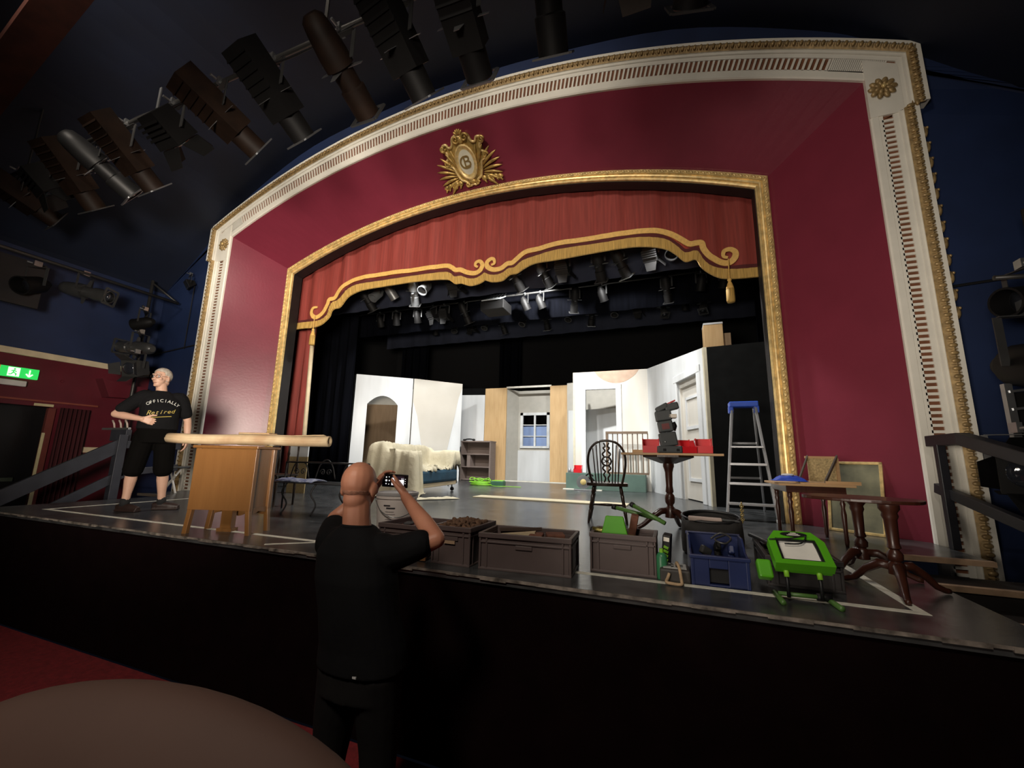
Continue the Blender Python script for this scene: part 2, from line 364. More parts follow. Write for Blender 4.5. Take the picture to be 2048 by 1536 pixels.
FF= [(-7.386, 3.403), (-7.134, 3.393), (-6.877, 3.438), (-6.672, 3.585), (-6.626, 3.705), (-6.557, 3.754), (-6.408, 3.778), (-6.23, 3.966), (-6.057, 4.041), (-5.85, 4.083), (-5.408, 4.093), (-4.509, 4.089), (-3.89, 4.04), (-3.737, 3.968), (-3.668, 3.92), (-3.535, 3.909), (-3.35, 3.839), (-3.171, 3.856), (-3.059, 3.904), (-3.047, 3.907), (-2.908, 3.851), (-2.711, 3.848), (-2.604, 3.916), (-2.545, 3.944), (-2.425, 3.95), (-2.285, 4.024), (-2.082, 4.087), (-1.674, 4.09), (-0.926, 4.113), (-0.446, 4.108), (-0.134, 4.053), (0.07, 3.973), (0.193, 3.866), (0.323, 3.73), (0.467, 3.743), (0.532, 3.613), (0.626, 3.505), (0.777, 3.401), (0.967, 3.362), (1.22, 3.349)]
BL= [(-7.039, 3.851), (-7.143, 3.835), (-7.172, 3.738), (-7.116, 3.646), (-7.025, 3.622), (-6.862, 3.718), (-6.762, 3.876), (-6.724, 3.985), (-6.59, 4.011), (-6.471, 4.151), (-6.221, 4.315), (-5.962, 4.363), (-5.45, 4.372), (-4.543, 4.344), (-3.92, 4.326), (-3.753, 4.262), (-3.669, 4.198), (-3.562, 4.189), (-3.427, 4.119), (-3.27, 4.08), (-3.156, 4.12), (-3.109, 4.212), (-3.163, 4.295), (-3.24, 4.295), (-3.263, 4.236), (-3.21, 4.191)]
BR= [(-2.931, 4.184), (-2.869, 4.211), (-2.884, 4.288), (-2.947, 4.303), (-3.016, 4.247), (-3.005, 4.159), (-2.89, 4.087), (-2.742, 4.089), (-2.622, 4.167), (-2.526, 4.169), (-2.431, 4.233), (-2.29, 4.323), (-2.085, 4.348), (-1.675, 4.391), (-0.921, 4.376), (-0.45, 4.374), (-0.112, 4.328), (0.103, 4.249), (0.268, 4.119), (0.389, 4.011), (0.492, 4.005), (0.563, 3.992), (0.587, 3.891), (0.661, 3.771), (0.793, 3.655), (0.908, 3.625), (0.989, 3.682), (1.004, 3.772), (0.941, 3.835), (0.862, 3.82), (0.847, 3.74), (0.904, 3.707)]
# ================================================================== VALANCE AND DRAPES
VELVET = mat('valance_velvet', (0.24, 0.034, 0.025), 0.75, var=0.22, scale=2.2, stretch=(12, 1, 0.6), bump=0.08, bscale=30)
STRIPE = mat('valance_stripe', (0.085, 0.010, 0.010), 0.8)
BRAID = mat('gold_braid', (0.74, 0.45, 0.125), 0.6, var=0.12, scale=30)
FRINGE = mat('gold_fringe', (0.50, 0.31, 0.08), 0.7, var=0.35, scale=5, stretch=(30, 1, 0.8), bump=0.2, bscale=30)
va = thing('stage_valance', 'red velvet house valance with scrolled gold braid and fringe hung across the stage opening', 'curtain', (0, 6.45, 0))
def fold(x, z): return 0.016*math.sin(x*9.0+0.6*math.sin(x*3.1)) + 0.012*math.sin(x*21.0) * min(1, max(0.2, (z-3.3)/2)) + (0.02*math.sin(x*16) if x < -6.3 or x > 0.7 else 0)
def interp(L, x):
    for a, b in zip(L, L[1:]):
        if a[0] <= x <= b[0]: return a[1] + (b[1]-a[1])*(x-a[0])/max(1e-6, b[0]-a[0])
    return L[0][1] if x < L[0][0] else L[-1][1]
TTX = [(-7.70, 3.545)] + TT + [(1.50, 3.494)]; FFX = [(-7.70, 3.40)] + FF + [(1.50, 3.349)]
m = MB(); rows_ = []
for j in range(11):
    t = j/10; rw = []
    for i in range(241):
        x = -7.70 + 9.20*i/240; zb = interp(TTX, x)-0.02; zt = arc_z(max(min(x, 1.25), -7.5), *GIN)+0.25
        z = zb + (zt-zb)*t; rw.append((x, fold(x, z), z))
    rows_.append(rw)
m.rows(rows_); m.build('velvet_cloth', VELVET, va, smooth=True)
def ribbon(pts, wd, y, thick=0.012, wends=None):
    """flat ribbon along an (x,z) path"""
    P = smooth_line([(a, 0, b) for a, b in pts], 5); mb = MB(); L, R_ = [], []; n = len(P)
    for i, p in enumerate(P):
        t = (P[min(i+1, n-1)]-P[max(i-1, 0)]).normalized(); nn = Vector((-t.z, 0, t.x)); wv = wd/2
        if wends: wv *= 0.45+0.55*min(1, min(i/wends[0] if wends[0] else 1, (n-1-i)/wends[1] if wends[1] else 1))
        yy = y + fold(p.x, p.z)*0.5
        L.append((p.x+nn.x*wv, yy, p.z+nn.z*wv)); R_.append((p.x-nn.x*wv, yy, p.z-nn.z*wv))
    mb.rows([[(a[0], a[1]-thick, a[2]) for a in L], L, R_, [(a[0], a[1]-thick, a[2]) for a in R_], [(a[0], a[1]-thick, a[2]) for a in L]]); return mb
ribbon(BL, 0.088, -0.035, wends=(14, 24)).build('braid', BRAID, va)
ribbon(BR, 0.088, -0.035, wends=(24, 24)).build('braid', BRAID, va)
m = MB(); A, B2, C2 = [], [], []
for k, (a, b) in enumerate(zip(TTX, FFX)):
    A.append((a[0], -0.040, a[1])); C2.append((b[0], -0.040, b[1]))
A2 = smooth_line(A, 6); C3 = smooth_line(C2, 6)
m.rows([[(p.x, -0.02, p.z) for p in A2], [(p.x, -0.045+0.004*math.sin(i*2.2), p.z) for i, p in enumerate(A2)], [(p.x, -0.05+0.006*math.sin(i*2.2), p.z) for i, p in enumerate(C3)], [(p.x, -0.02, p.z) for p in C3]])
m.build('fringe', FRINGE, va)
ribbon([(a, b+0.03) for a, b in TTX], 0.06, -0.028, 0.006).build('dark_stripe', STRIPE, va)
def tassel(x, label, s=1.0, y=6.37):
    t = thing('curtain_tassel', label, 'tassel', (x, y, 0), 0, 'valance tassels')
    MB().tube([(0.005, -0.01, 3.66), (0.0, 0, 3.34)], 0.008, 6).build('cord', BRAID, t)
    MB().lathe([(0.0, 3.36), (0.025, 3.35), (0.03, 3.33), (0.018, 3.31), (0.035, 3.27), (0.05, 3.21), (0.052, 3.195), (0.0, 3.19)], 14).build('tassel_head', BRAID, t, smooth=True)
    MB().lathe([(0.0, 3.20), (0.048, 3.195), (0.055, 3.18), (0.058, 3.02), (0.05, 2.99), (0.0, 2.99)], 18).build('tassel_skirt', FRINGE, t, smooth=True)
tassel(-7.04, 'gold tassel hanging from the left scroll of the red valance')
tassel(0.895, 'gold tassel hanging from the right scroll of the red valance')
# red house curtain legs tucked behind the reveal, pale pole at the left
def drape(name, x0, x1, y, z0, z1, mt, label, cat='curtain', amp=0.05, freq=30, parent=None, dy=0.0):
    mb = MB(); n = max(12, int((x1-x0)*40)); rw = []
    for z in (z0, (z0*2+z1)/3, (z0+2*z1)/3, z1):
        rw.append([(x0+(x1-x0)*i/n, y + dy*i/n + amp*math.sin(freq*(x1-x0)*i/n) + 0.3*amp*math.sin(2.3*freq*(x1-x0)*i/n+z), z) for i in range(n+1)])
    mb.rows(rw); o = mb.build(name, mt, parent, smooth=True, solid=0.01)
    if parent is None: tag(o, label, cat)
    return o
drape('house_curtain', -8.2, -7.58, 6.9, 0.3, 5.0, VELVET, 'red velvet house curtain bunched at the left side of the stage opening', amp=0.06, freq=24)
o = MB().tube([(-7.46, 6.86, 0.0), (-7.60, 6.86, 4.2)], 0.045, 12).build('scenery_pole', CREAM, smooth=True); tag(o, 'tall pale pole beside the red house curtain', 'pole')
for i, (x0, x1, y, z1, lab) in enumerate([(-10.6, -8.3, 9.0, 6.5, 'wide black masking drape hanging at the left of the stage behind the pale pole'), (-6.1, -5.2, 14.4, 7.0, 'narrow black drape hanging behind the scenery near the middle of the stage'),
        (1.75, 3.4, 9.4, 6.5, 'black masking drape hanging at the right of the stage beyond the black flat'), (-9.6, -8.4, 13.0, 7.0, 'black masking drape hanging behind the white archway flat')]):
    drape('masking_drape', x0, x1, y, 0.0, z1, DRAPE, lab, amp=0.06, freq=20)
for y, z0, mt, lab in [(7.75, 4.23, BORDERCLOTH, 'black border cloth behind the first lighting bar'), (9.85, 4.32, DRAPE, 'black border cloth behind the second lighting bar'), (11.9, 4.53, BORDERCLOTH, 'dark blue border cloth behind the third lighting bar')]:  # weaker light on the second border is put into its darker cloth
    drape('border_cloth', -9.5, 2.6, y, z0, 6.8, mt, lab, amp=0.02, freq=9)
# ================================================================== LANTERNS
LBODY = mat('lantern_black', (0.005, 0.0047, 0.0047), 0.6, 0.0, spec=0.2)
LMETAL = mat('lantern_bare_metal', (0.42, 0.43, 0.44), 0.32, 0.9)
LGREY = mat('lantern_grey', (0.05, 0.05, 0.05), 0.35, 0.3)
LENS = mat('lens_glass', (0.02, 0.022, 0.028), 0.06, spec=1.0)
PIPE = mat('bar_steel', (0.06, 0.058, 0.055), 0.45, 0.6)
CABLE = mat('black_cable', (0.008, 0.008, 0.009), 0.5)
def aim_matrix(pan, tilt):
    a = Vector((math.sin(pan)*math.cos(tilt), math.cos(pan)*math.cos(tilt), -math.sin(tilt)))
    x = Vector((math.cos(pan), -math.sin(pan), 0)); y = a.cross(x)
    return Matrix(((x.x, y.x, a.x, 0), (x.y, y.y, a.y, 0), (x.z, y.z, a.z, 0), (0, 0, 0, 1)))
def lantern(kind, loc, pan, tilt, label, group, s=1.0, body=None, up=False, boxy=False):
    pan, tilt = math.radians(pan), math.radians(tilt); nm = {'profile': 'profile_spotlight', 'fresnel': 'fresnel_spotlight', 'par': 'par_can', 'flood': 'floodlight'}[kind]
    t = thing(nm, label, 'stage light', loc, 0, group); bm_ = body or LBODY; sg = -1 if up else 1
    dz = -0.30*s*sg; A = Matrix.Translation((0, 0, dz)) @ aim_matrix(pan, tilt) @ Matrix.Scale(s, 4)
    xr = Vector((math.cos(pan), -math.sin(pan), 0)); W = {'profile': 0.13, 'fresnel': 0.15, 'par': 0.12, 'flood': 0.17}[kind]*s
    MB().box((0, 0, -0.01*sg), (0.03*s, 0.075*s, 0.07*s)).cyl((0, -0.05*s, -0.02*sg), (0, -0.10*s, -0.02*sg), 0.012*s, None, 8).build('clamp', LMETAL, t)
    b = -0.055*s*sg
    MB().bar(xr*-W + Vector((0, 0, b)), xr*W + Vector((0, 0, b)), 0.035*s, 0.006*s).bar(xr*-W + Vector((0, 0, b)), xr*-W + Vector((0, 0, dz)), 0.006*s, 0.035*s, xr).bar(xr*W + Vector((0, 0, b)), xr*W + Vector((0, 0, dz)), 0.006*s, 0.035*s, xr).build('yoke', LGREY, t)
    if kind == 'profile':
        if boxy:
            mb = MB()
            mb._put([A @ Vector(v) for v in [(x*0.115, y*0.10, z) for z in (-0.32, 0.20) for y in (-1, 1) for x in (-1, 1)]], ((0, 2, 3, 1), (4, 5, 7, 6), (0, 1, 5, 4), (2, 6, 7, 3), (0, 4, 6, 2), (1, 3, 7, 5)), Matrix())
            for q in range(5): mb._put([A @ Vector(v) for v in ((-0.117, 0.09, -0.28+q*0.06), (0.117, 0.09, -0.28+q*0.06), (0.117, 0.115, -0.25+q*0.06), (-0.117, 0.115, -0.25+q*0.06))], ((0, 1, 2, 3),), Matrix())
            mb.build('lamp_house', bm_, t)
        else: MB().lathe([(0.0, -0.30), (0.05, -0.30), (0.085, -0.27), (0.10, -0.2), (0.115, -0.05), (0.115, 0.03), (0, 0.03)], 16, A).build('lamp_house', bm_, t, smooth_angle=40)
        mb = MB(); mb.lathe([(0.0, 0.02), (0.085, 0.03), (0.085, 0.17), (0.10, 0.18), (0.10, 0.38), (0.088, 0.39), (0.088, 0.375), (0, 0.375)], 18, A)
        mb.build('lens_tube', bm_, t, smooth_angle=40)
        mb = MB()
        for q in range(4):
            mm = A @ Matrix.Rotation(q*PI/2, 4, 'Z'); co = [mm @ Vector(v) for v in ((0.08, -0.04, 0.045), (0.19, -0.02, 0.05), (0.19, 0.02, 0.05), (0.08, 0.04, 0.045))]
            mb._put(co, ((0, 1, 2, 3),), Matrix())
        mb.build('shutters', LGREY if 'boom' in (group or '') else LMETAL, t, solid=0.004)
        mb = MB(); fr = 0.115
        for q in range(4):
            mm = A @ Matrix.Rotation(q*PI/2, 4, 'Z'); mb.bar(mm @ Vector((-fr, fr, 0.385)), mm @ Vector((fr, fr, 0.385)), 0.03*s, 0.012*s, (A.to_3x3() @ Vector((0, 0, 1))))
        mb.build('colour_frame', LMETAL if 'boom' not in (group or '') and random.random() < 0.4 else LGREY, t)
        MB().lathe([(0.0, 0.372), (0.08, 0.376), (0.0, 0.39)], 18, A).build('lens', LENS, t, smooth=True)
    elif kind == 'par':
        MB().lathe([(0.0, -0.20), (0.05, -0.20), (0.07, -0.16), (0.105, -0.10), (0.11, 0.16), (0.118, 0.16), (0.118, 0.175), (0.102, 0.175), (0.10, 0.02), (0, 0.0)], 20, A).build('body', bm_, t, smooth_angle=40)
        MB().lathe([(0.0, 0.03), (0.098, 0.02), (0.098, 0.01), (0, 0.0)], 20, A).build('lens', LENS, t, smooth=True)
    elif kind == 'fresnel':
        mb = MB(); mb._put([A @ Vector(v) for v in [(x*(0.13 if z > -.1 else 0.10), y*(0.14 if z > -.1 else 0.11), z) for z in (-0.17, 0.10) for y in (-1, 1) for x in (-1, 1)]], ((0, 2, 3, 1), (4, 5, 7, 6), (0, 1, 5, 4), (2, 6, 7, 3), (0, 4, 6, 2), (1, 3, 7, 5)), Matrix())
        for q in range(4): mb._put([A @ Vector(v) for v in ((-0.132, 0.145, -0.12+q*0.04), (0.132, 0.145, -0.12+q*0.04), (0.132, 0.155, -0.10+q*0.04), (-0.132, 0.155, -0.10+q*0.04))], ((0, 1, 2, 3),), Matrix())
        mb.build('body', bm_, t)
        MB().lathe([(0.0, 0.10), (0.10, 0.10), (0.10, 0.112), (0.06, 0.125), (0.0, 0.13)], 20, A).build('lens', LENS, t, smooth=True)
        for q in range(4):
            mm = A @ Matrix.Rotation(q*PI/2, 4, 'Z'); mb = MB(); k = 0.06 + 0.05*random.random()
            mb._put([mm @ Vector(v) for v in ((-0.11, 0.135, 0.11), (0.11, 0.135, 0.11), (0.08, 0.135+k, 0.25), (-0.08, 0.135+k, 0.25))], ((0, 1, 2, 3),), Matrix()); mb.build('barn_door', bm_, t, solid=0.004)
    else:
        mb = MB(); mb._put([A @ Vector(v) for v in [(x*(0.15 if z > 0 else 0.09), y*(0.11 if z > 0 else 0.05), z) for z in (-0.12, 0.06) for y in (-1, 1) for x in (-1, 1)]], ((0, 2, 3, 1), (4, 5, 7, 6), (0, 1, 5, 4), (2, 6, 7, 3), (0, 4, 6, 2), (1, 3, 7, 5)), Matrix()); mb.build('body', bm_, t)
        mb = MB(); mb._put([A @ Vector(v) for v in ((-0.14, -0.10, 0.064), (0.14, -0.10, 0.064), (0.14, 0.10, 0.064), (-0.14, 0.10, 0.064))], ((0, 1, 2, 3),), Matrix()); mb.build('lens', LENS, t, solid=0.006)
    return t
ORD = ['leftmost', 'second', 'third', 'fourth', 'fifth', 'sixth', 'seventh', 'eighth', 'ninth', 'tenth', 'eleventh', 'twelfth', 'thirteenth', 'fourteenth', 'fifteenth', 'rightmost']
def ordl(i, n): return 'leftmost' if i == 0 else ('rightmost' if i == n-1 else ORD[i] + ' from the left')
KN = {'profile': 'long black profile spotlight', 'par': 'round black par can', 'fresnel': 'boxy black fresnel spotlight', 'flood': 'black box floodlight'}
def lighting_bar(label, pts, r=0.024):
    return tag(MB().tube(pts, r, 10).build('lighting_bar', PIPE, smooth=True), label, 'lighting bar')
# auditorium bar overhead
lighting_bar('steel lighting bar hung from the auditorium ceiling carrying the big front spotlights', [(-9.6, 2.45, 4.72), (0.9, 2.45, 4.72)])
fx = [(-8.75, 'profile', 4, 22), (-7.95, 'fresnel', 10, 40), (-7.35, 'profile', -4, 44), (-6.75, 'profile', 14, 30), (-6.15, 'profile', 2, 38), (-5.25, 'fresnel', 0, 28), (-4.45, 'profile', 16, 24), (-3.65, 'profile', 8, 32), (-2.78, 'profile', 0, 22), (-2.12, 'profile', 10, 36), (-1.48, 'profile', -2, 26), (-0.74, 'profile', -6, 40), (-0.1, 'fresnel', 0, 20), (0.36, 'profile', -12, 30)]
for i, (x, k, pn, tl) in enumerate(fx):
    lantern(k, (x, 2.45, 4.72), pn, tl, '%s, %s on the auditorium bar above the stage front' % (KN[k], ordl(i, len(fx))), 'front-of-house lanterns', 1.25, mat('lantern_brown_black', (0.012, 0.006, 0.0035), 0.6, spec=0.2, var=0.4) if i in (0, 2, 4, 6, 8, 12) else (mat('lantern_dull_grey', (0.013, 0.013, 0.0135), 0.5) if i == 3 else LBODY), boxy=i not in (3, 8, 11))  # some lantern bodies in a browner black
o = MB().tube(smooth_line([(-9.3, 2.45, 4.74), (-8.4, 2.43, 4.62), (-7.6, 2.45, 4.75), (-6.9, 2.42, 4.6), (-6.0, 2.45, 4.76), (-5.2, 2.42, 4.64), (-4.4, 2.46, 4.75), (-3.3, 2.42, 4.6), (-2.2, 2.46, 4.76), (-1.2, 2.42, 4.62), (0.3, 2.46, 4.75)], 6), 0.012, 6).build('power_cable', CABLE, smooth=True); tag(o, 'black power cable looped along the auditorium lighting bar', 'cable')
for i, x in enumerate((-8.6, -5.6, -3.0, -0.4)):
    tag(MB().bar((x, 2.45, 4.75), (x, 2.45, (5.8, 5.05, 6.9, 6.9)[i]), 0.04, 0.012).build('hanging_bracket', LMETAL if i == 1 else PIPE), '%s flat steel bracket holding up the auditorium lighting bar' % ordl(i, 4), 'bracket', 'bar hangers')
o = MB().bar((-10.3, 2.0, 4.75), (-3.6, 1.55, 6.6), 0.35, 0.14).build('ceiling_beam', mat('brown_beam', (0.055, 0.016, 0.010), 0.6, var=0.3)); tag(o, None, None, None, 'structure')
# stage bars
L1 = [(730, 'profile', -6.47, 20), (757, 'par', -6.14, 15), (785, 'par', -5.75, 25), (832, 'profile', -5.15, -22), (856, 'par', -4.85, 5), (915, 'fresnel', -4.15, 0), (963, 'par', -3.6, 15), (1030, 'profile', -2.8, 25), (1085, 'profile', -2.2, 28), (1125, 'fresnel', -1.8, 0), (1197, 'profile', -1.12, 5), (1240, 'profile', -0.75, 30), (1300, 'fresnel', -0.2, 10), (1345, 'par', 0.18, 20)]
lighting_bar('first lighting bar over the stage just behind the red valance', [(-8.4, 7.2, 4.62), (1.7, 7.2, 4.62)])
for i, (_, k, x, pn) in enumerate(L1):
    lantern(k, (x, 7.2, 4.62), pn + (180 if i % 3 == 1 else 0) if k != 'profile' else pn, 48, '%s, %s on the first bar behind the valance' % (KN[k], ordl(i, len(L1))), 'first bar lanterns', 0.95, mat('lantern_silver', (0.16, 0.165, 0.17), 0.4, 0.5) if i in (1, 2, 3, 4) else None)
lighting_bar('second lighting bar over the stage in front of the black border', [(-8.6, 9.2, 4.78), (1.9, 9.2, 4.78)])
L2 = [(-7.65, 'par'), (-7.1, 'par'), (-6.4, 'par'), (-5.9, 'fresnel'), (-5.55, 'fresnel'), (-4.95, 'profile'), (-4.25, 'par'), (-3.25, 'par'), (-2.85, 'par'), (-2.0, 'profile'), (-1.35, 'par'), (0.05, 'profile'), (0.75, 'par'), (1.2, 'par')]
for i, (x, k) in enumerate(L2):
    lantern(k, (x, 9.2, 4.78), random.uniform(-35, 35), 58, '%s, %s on the second bar over the stage' % (KN[k], ordl(i, len(L2))), 'second bar lanterns', 0.9)
# projector case on the second bar
t = thing('projector', 'grey projector in a frame hanging over the middle of the stage', 'projector', (-3.95, 9.0, 4.35))
MB().box((0, 0, 0.06), (0.62, 0.55, 0.24)).build('housing', LBODY, t, bevel=0.015)
MB().box((0, -0.02, 0.30), (0.50, 0.40, 0.02)).build('top_plate', mat('projector_plate', (0.55, 0.58, 0.6), 0.5), t, rot=(0.5, 0, 0))
mb = MB()
for q in range(6): mb.bar((-0.25+q*0.1, -0.15, 0.28), (-0.2+q*0.08, 0.15, 0.48), 0.02, 0.02)
mb.bar((0, 0, 0.2), (0, 0.2, 0.45), 0.05, 0.05); mb.build('hanging_frame', LBODY, t)
lighting_bar('third lighting bar over the stage in front of the dark blue border', [(-8.6, 11.2, 5.08), (1.9, 11.2, 5.08)])
L3 = [(-7.07, 'par'), (-6.35, 'par'), (-5.75, 'fresnel'), (-5.25, 'par'), (-4.7, 'profile'), (-4.0, 'par'), (-3.3, 'profile'), (-2.6, 'par'), (-1.95, 'profile'), (-1.3, 'par'), (-0.7, 'fresnel'), (-0.05, 'profile'), (0.5, 'par'), (0.95, 'profile')]
for i, (x, k) in enumerate(L3):
    lantern(k, (x, 11.2, 5.08), random.uniform(-30, 30)+180*(i % 2), 62, '%s, %s on the third bar over the stage' % (KN[k], ordl(i, len(L3))), 'third bar lanterns', 0.9, LGREY if i % 2 else None)
# left boom on the auditorium side wall
lighting_bar('long steel bar along the left auditorium wall ending near the stage', [(-9.6, -2.0, 3.8), (-9.6, 5.18, 3.78)], 0.03)
tag(MB().bx(-9.78, -9.72, 0.5, 3.25, 2.98, 3.74).build('bridge_fascia', mat('fascia_black', (0.010, 0.007, 0.007), 0.7)), 'dark board hung below the left wall bar', 'board')
bo = thing('lighting_boom', 'vertical black scaffold boom standing in the left auditorium corner', 'lighting boom', (-9.95, 4.85, 0))
MB().tube([(0, 0, 0.0), (0, 0, 4.2)], 0.03, 10).build('pole', PIPE, bo, smooth=True)
for z in (3.45, 2.95, 2.55): MB().tube([(-0.1, 0.05, z), (0.55, -0.35, z)], 0.022, 8).build('cross_arm', PIPE, bo, smooth=True)
MB().tube([(0, 0, 4.15), (0.35, 0.33, 3.78)], 0.02, 8).build('brace', PIPE, bo, smooth=True)
lantern('par', (-9.5, 4.60, 3.45), -110, 12, 'top spotlight on the boom in the left corner', 'boom lanterns', 1.0)
lantern('profile', (-9.62, 4.66, 3.02), -100, -5, 'long grey spotlight pointing left on the boom in the left corner', 'boom lanterns', 1.15, LGREY)
lantern('fresnel', (-9.3, 4.50, 2.55), 160, 15, 'lowest boxy spotlight with pale frame on the boom in the left corner', 'boom lanterns', 1.1, LGREY)
lantern('profile', (-9.6, 3.7, 3.8), 60, 10, 'spotlight with coiled cable on the long bar along the left wall', 'boom lanterns', 1.15, LGREY)
lantern('par', (-9.6, 3.1, 3.7), 150, 25, 'dim round lantern under the dark board on the left wall', 'boom lanterns', 1.25)
lantern('flood', (-9.34, 5.18, 4.42), 200, 30, 'small black floodlight on the blue wall left of the stage arch', 'wall floodlights', 0.8)
tag(MB().tube(smooth_line([(-10.3, 5.28, 2.75), (-9.9, 5.28, 2.78), (-9.3, 5.28, 2.83), (-8.9, 5.28, 2.86)], 4), 0.012, 6).build('black_cable', CABLE), 'black cable running across the blue wall left of the arch', 'cable')
tag(MB().tube([(-9.33, 5.28, 4.2), (-9.35, 5.29, 2.8)], 0.008, 6).build('black_cable', CABLE), 'thin black cable dropping down the blue wall below the small floodlight', 'cable')
tag(MB().tube([(2.7, 5.3, 2.53), (3.9, 5.3, 2.62)], 0.014, 6).build('black_cable', CABLE), 'black cable running across the blue wall right of the arch', 'cable')
# right boom
bo = thing('lighting_boom', 'black scaffold boom standing against the right auditorium wall', 'lighting boom', (3.05, 4.75, -0.3))
MB().tube([(0, 0, 0), (0, 0, 3.3)], 0.03, 10).build('pole', PIPE, bo, smooth=True)
MB().tube([(-0.35, -0.1, 2.65), (0.3, 0, 2.65)], 0.022, 8).build('cross_arm', PIPE, bo, smooth=True)
lantern('par', (2.86, 4.62, 2.45), -110, 10, 'dark spotlight hanging high on the right wall boom', 'right boom lanterns', 1.1)
lantern('par', (2.80, 4.55, 2.05), 175, 12, 'round black lantern in the middle of the right wall boom', 'right boom lanterns', 1.7)
lantern('fresnel', (2.62, 4.60, 1.05), -160, 5, 'dark lantern low down behind the right stair rail', 'right boom lanterns', 1.2)
t = thing('equipment_rack', 'bright metal equipment frame at the far right of the stage', 'frame', (2.88, 4.72, 0.70))
mb = MB()
for dx in (-0.20, 0.2): mb.bar((dx, 0, 0), (dx, 0, 0.72), 0.05, 0.05)
mb.build('upright', LMETAL, t)
mb = MB()
for q in range(5): mb.bar((-0.2, -0.02, 0.05+q*0.15), (0.2, -0.02, 0.10+q*0.15), 0.03, 0.02)
mb.build('shelf_bars', LMETAL, t); MB().box((0, 0.06, 0.35), (0.36, 0.06, 0.6)).build('back_panel', LBODY, t)
MB().bar((-0.2, 0, -0.9), (-0.2, 0, 0), 0.05, 0.05).bar((0.2, 0, -0.9), (0.2, 0, 0), 0.05, 0.05).build('leg', PIPE, t)
# ================================================================== SCENERY ON STAGE
FLATW = mat('flat_white_paint', (0.54, 0.55, 0.55), 0.7, rgb2=(0.68, 0.70, 0.71), scale=1.1, bump=0.03, stretch=(2.2, 2.2, 0.45))
FLATB = mat('flat_beige_canvas', (0.52, 0.49, 0.43), 0.8, rgb2=(0.58, 0.55, 0.49), scale=1.2)
FLATG = mat('flat_grey_canvas', (0.46, 0.44, 0.39), 0.8, var=0.05)
PLY = wood('plywood_orange', (0.52, 0.33, 0.15), (0.62, 0.42, 0.21), 0.6, 2, 1.5)
BROWNPLY = wood('plywood_brown', (0.19, 0.12, 0.06), (0.24, 0.155, 0.085), 0.6, 2, 1.2)
BLACKFLAT = mat('flat_black', (0.003, 0.0031, 0.003), 0.85, spec=0.08, var=0.3)
def flat(name, P, Q, h, m, label, holes=None, th=0.05, h2=None, z0=0.0, edge=None):
    """standing flat from P to Q (ground points); holes = list of (polygon in (u,z)) cut down to the floor, built as pieces"""
    t = thing(name, label, 'stage flat', (P[0], P[1], 0), math.atan2(Q[1]-P[1], Q[0]-P[0])); L = math.hypot(Q[0]-P[0], Q[1]-P[1]); h2 = h2 or h
    if not holes: MB().prism([(0, z0), (L, z0), (L, h2), (0, h)], 0, th).build('panel', m, t)
    else:
        mb = MB()
        for poly in holes(L, h, h2): mb.prism(poly, 0, th)
        mb.build('panel', m, t)
    return t, L
# arched flat
def arch_pieces(L, h, h2):
    u0, u1, zs, za = 0.36, 1.22, 2.20, 2.46; N = 10
    arcp = [(u0+(u1-u0)*k/N, zs + (za-zs)*(1-(2*k/N-1)**2)) for k in range(N+1)]
    out = [[(0, 0), (u0, 0), (u0, h), (0, h)], [(u1, 0), (L, 0), (L, h), (u1, h)]]
    for a, b in zip(arcp, arcp[1:]): out.append([a, b, (b[0], h), (a[0], h)])
    return out
t, L = flat('arched_flat', (-8.5, 9.39), (-7.25, 10.43), 3.05, FLATW, 'white painted stage flat with an arched opening left of the covered sofa', arch_pieces)
MB().bx(-0.05, -0.005, 0, 0.6, 0, 3.03).build('return_edge', BLACKFLAT, t)
t, L = flat('backing_flat', (-9.9, 11.0), (-8.2, 11.75), 2.42, BROWNPLY, 'brown plywood backing seen through the arched opening')
flat('backing_flat', (-9.9, 11.35), (-7.6, 12.1), 3.0, FLATG, 'pale grey backing flat above the brown plywood behind the arch')
flat('backing_flat', (-8.17, 11.74), (-7.72, 11.2), 2.35, BROWNPLY, 'narrow brown plywood return at the right inside the arched opening')
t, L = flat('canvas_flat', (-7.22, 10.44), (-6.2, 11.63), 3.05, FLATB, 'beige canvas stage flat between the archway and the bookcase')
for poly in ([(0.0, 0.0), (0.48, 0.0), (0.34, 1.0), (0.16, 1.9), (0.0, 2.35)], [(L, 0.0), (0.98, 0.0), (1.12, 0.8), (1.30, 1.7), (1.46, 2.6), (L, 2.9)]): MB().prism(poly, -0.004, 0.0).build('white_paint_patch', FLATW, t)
t, L = flat('canvas_flat', (-7.3, 12.55), (-5.93, 12.80), 2.86, FLATW, 'pale low stage flat behind the bookcase with a black strip on top')
MB().bx(0, L, 0.05, 0.08, 2.5, 3.1).build('black_strip', BLACKFLAT, t)
flat('plywood_flat', (-5.92, 12.8), (-5.13, 12.8), 3.08, PLY, 'tall orange plywood panel left of the window alcove')
flat('plywood_flat', (-3.61, 12.8), (-2.72, 12.8), 3.08, PLY, 'tall orange plywood panel right of the window alcove')
flat('canvas_flat', (-5.14, 12.86), (-4.90, 13.40), 3.05, FLATG, 'grey canvas side of the window alcove')
flat('canvas_flat', (-3.72, 13.40), (-3.60, 12.86), 3.05, FLATG, 'right side return of the window alcove')
def win_pieces(L, h, h2):
    u0, u1, z0, z1 = 0.14, 1.09, 1.14, 2.24
    return [[(0, z1), (L, z1), (L, h), (0, h)], [(0, 0.98), (u0, 0.98), (u0, z1), (0, z1)], [(u1, 0.98), (L, 0.98), (L, z1), (u1, z1)], [(u0, 0.98), (u1, 0.98), (u1, z0), (u0, z0)]]
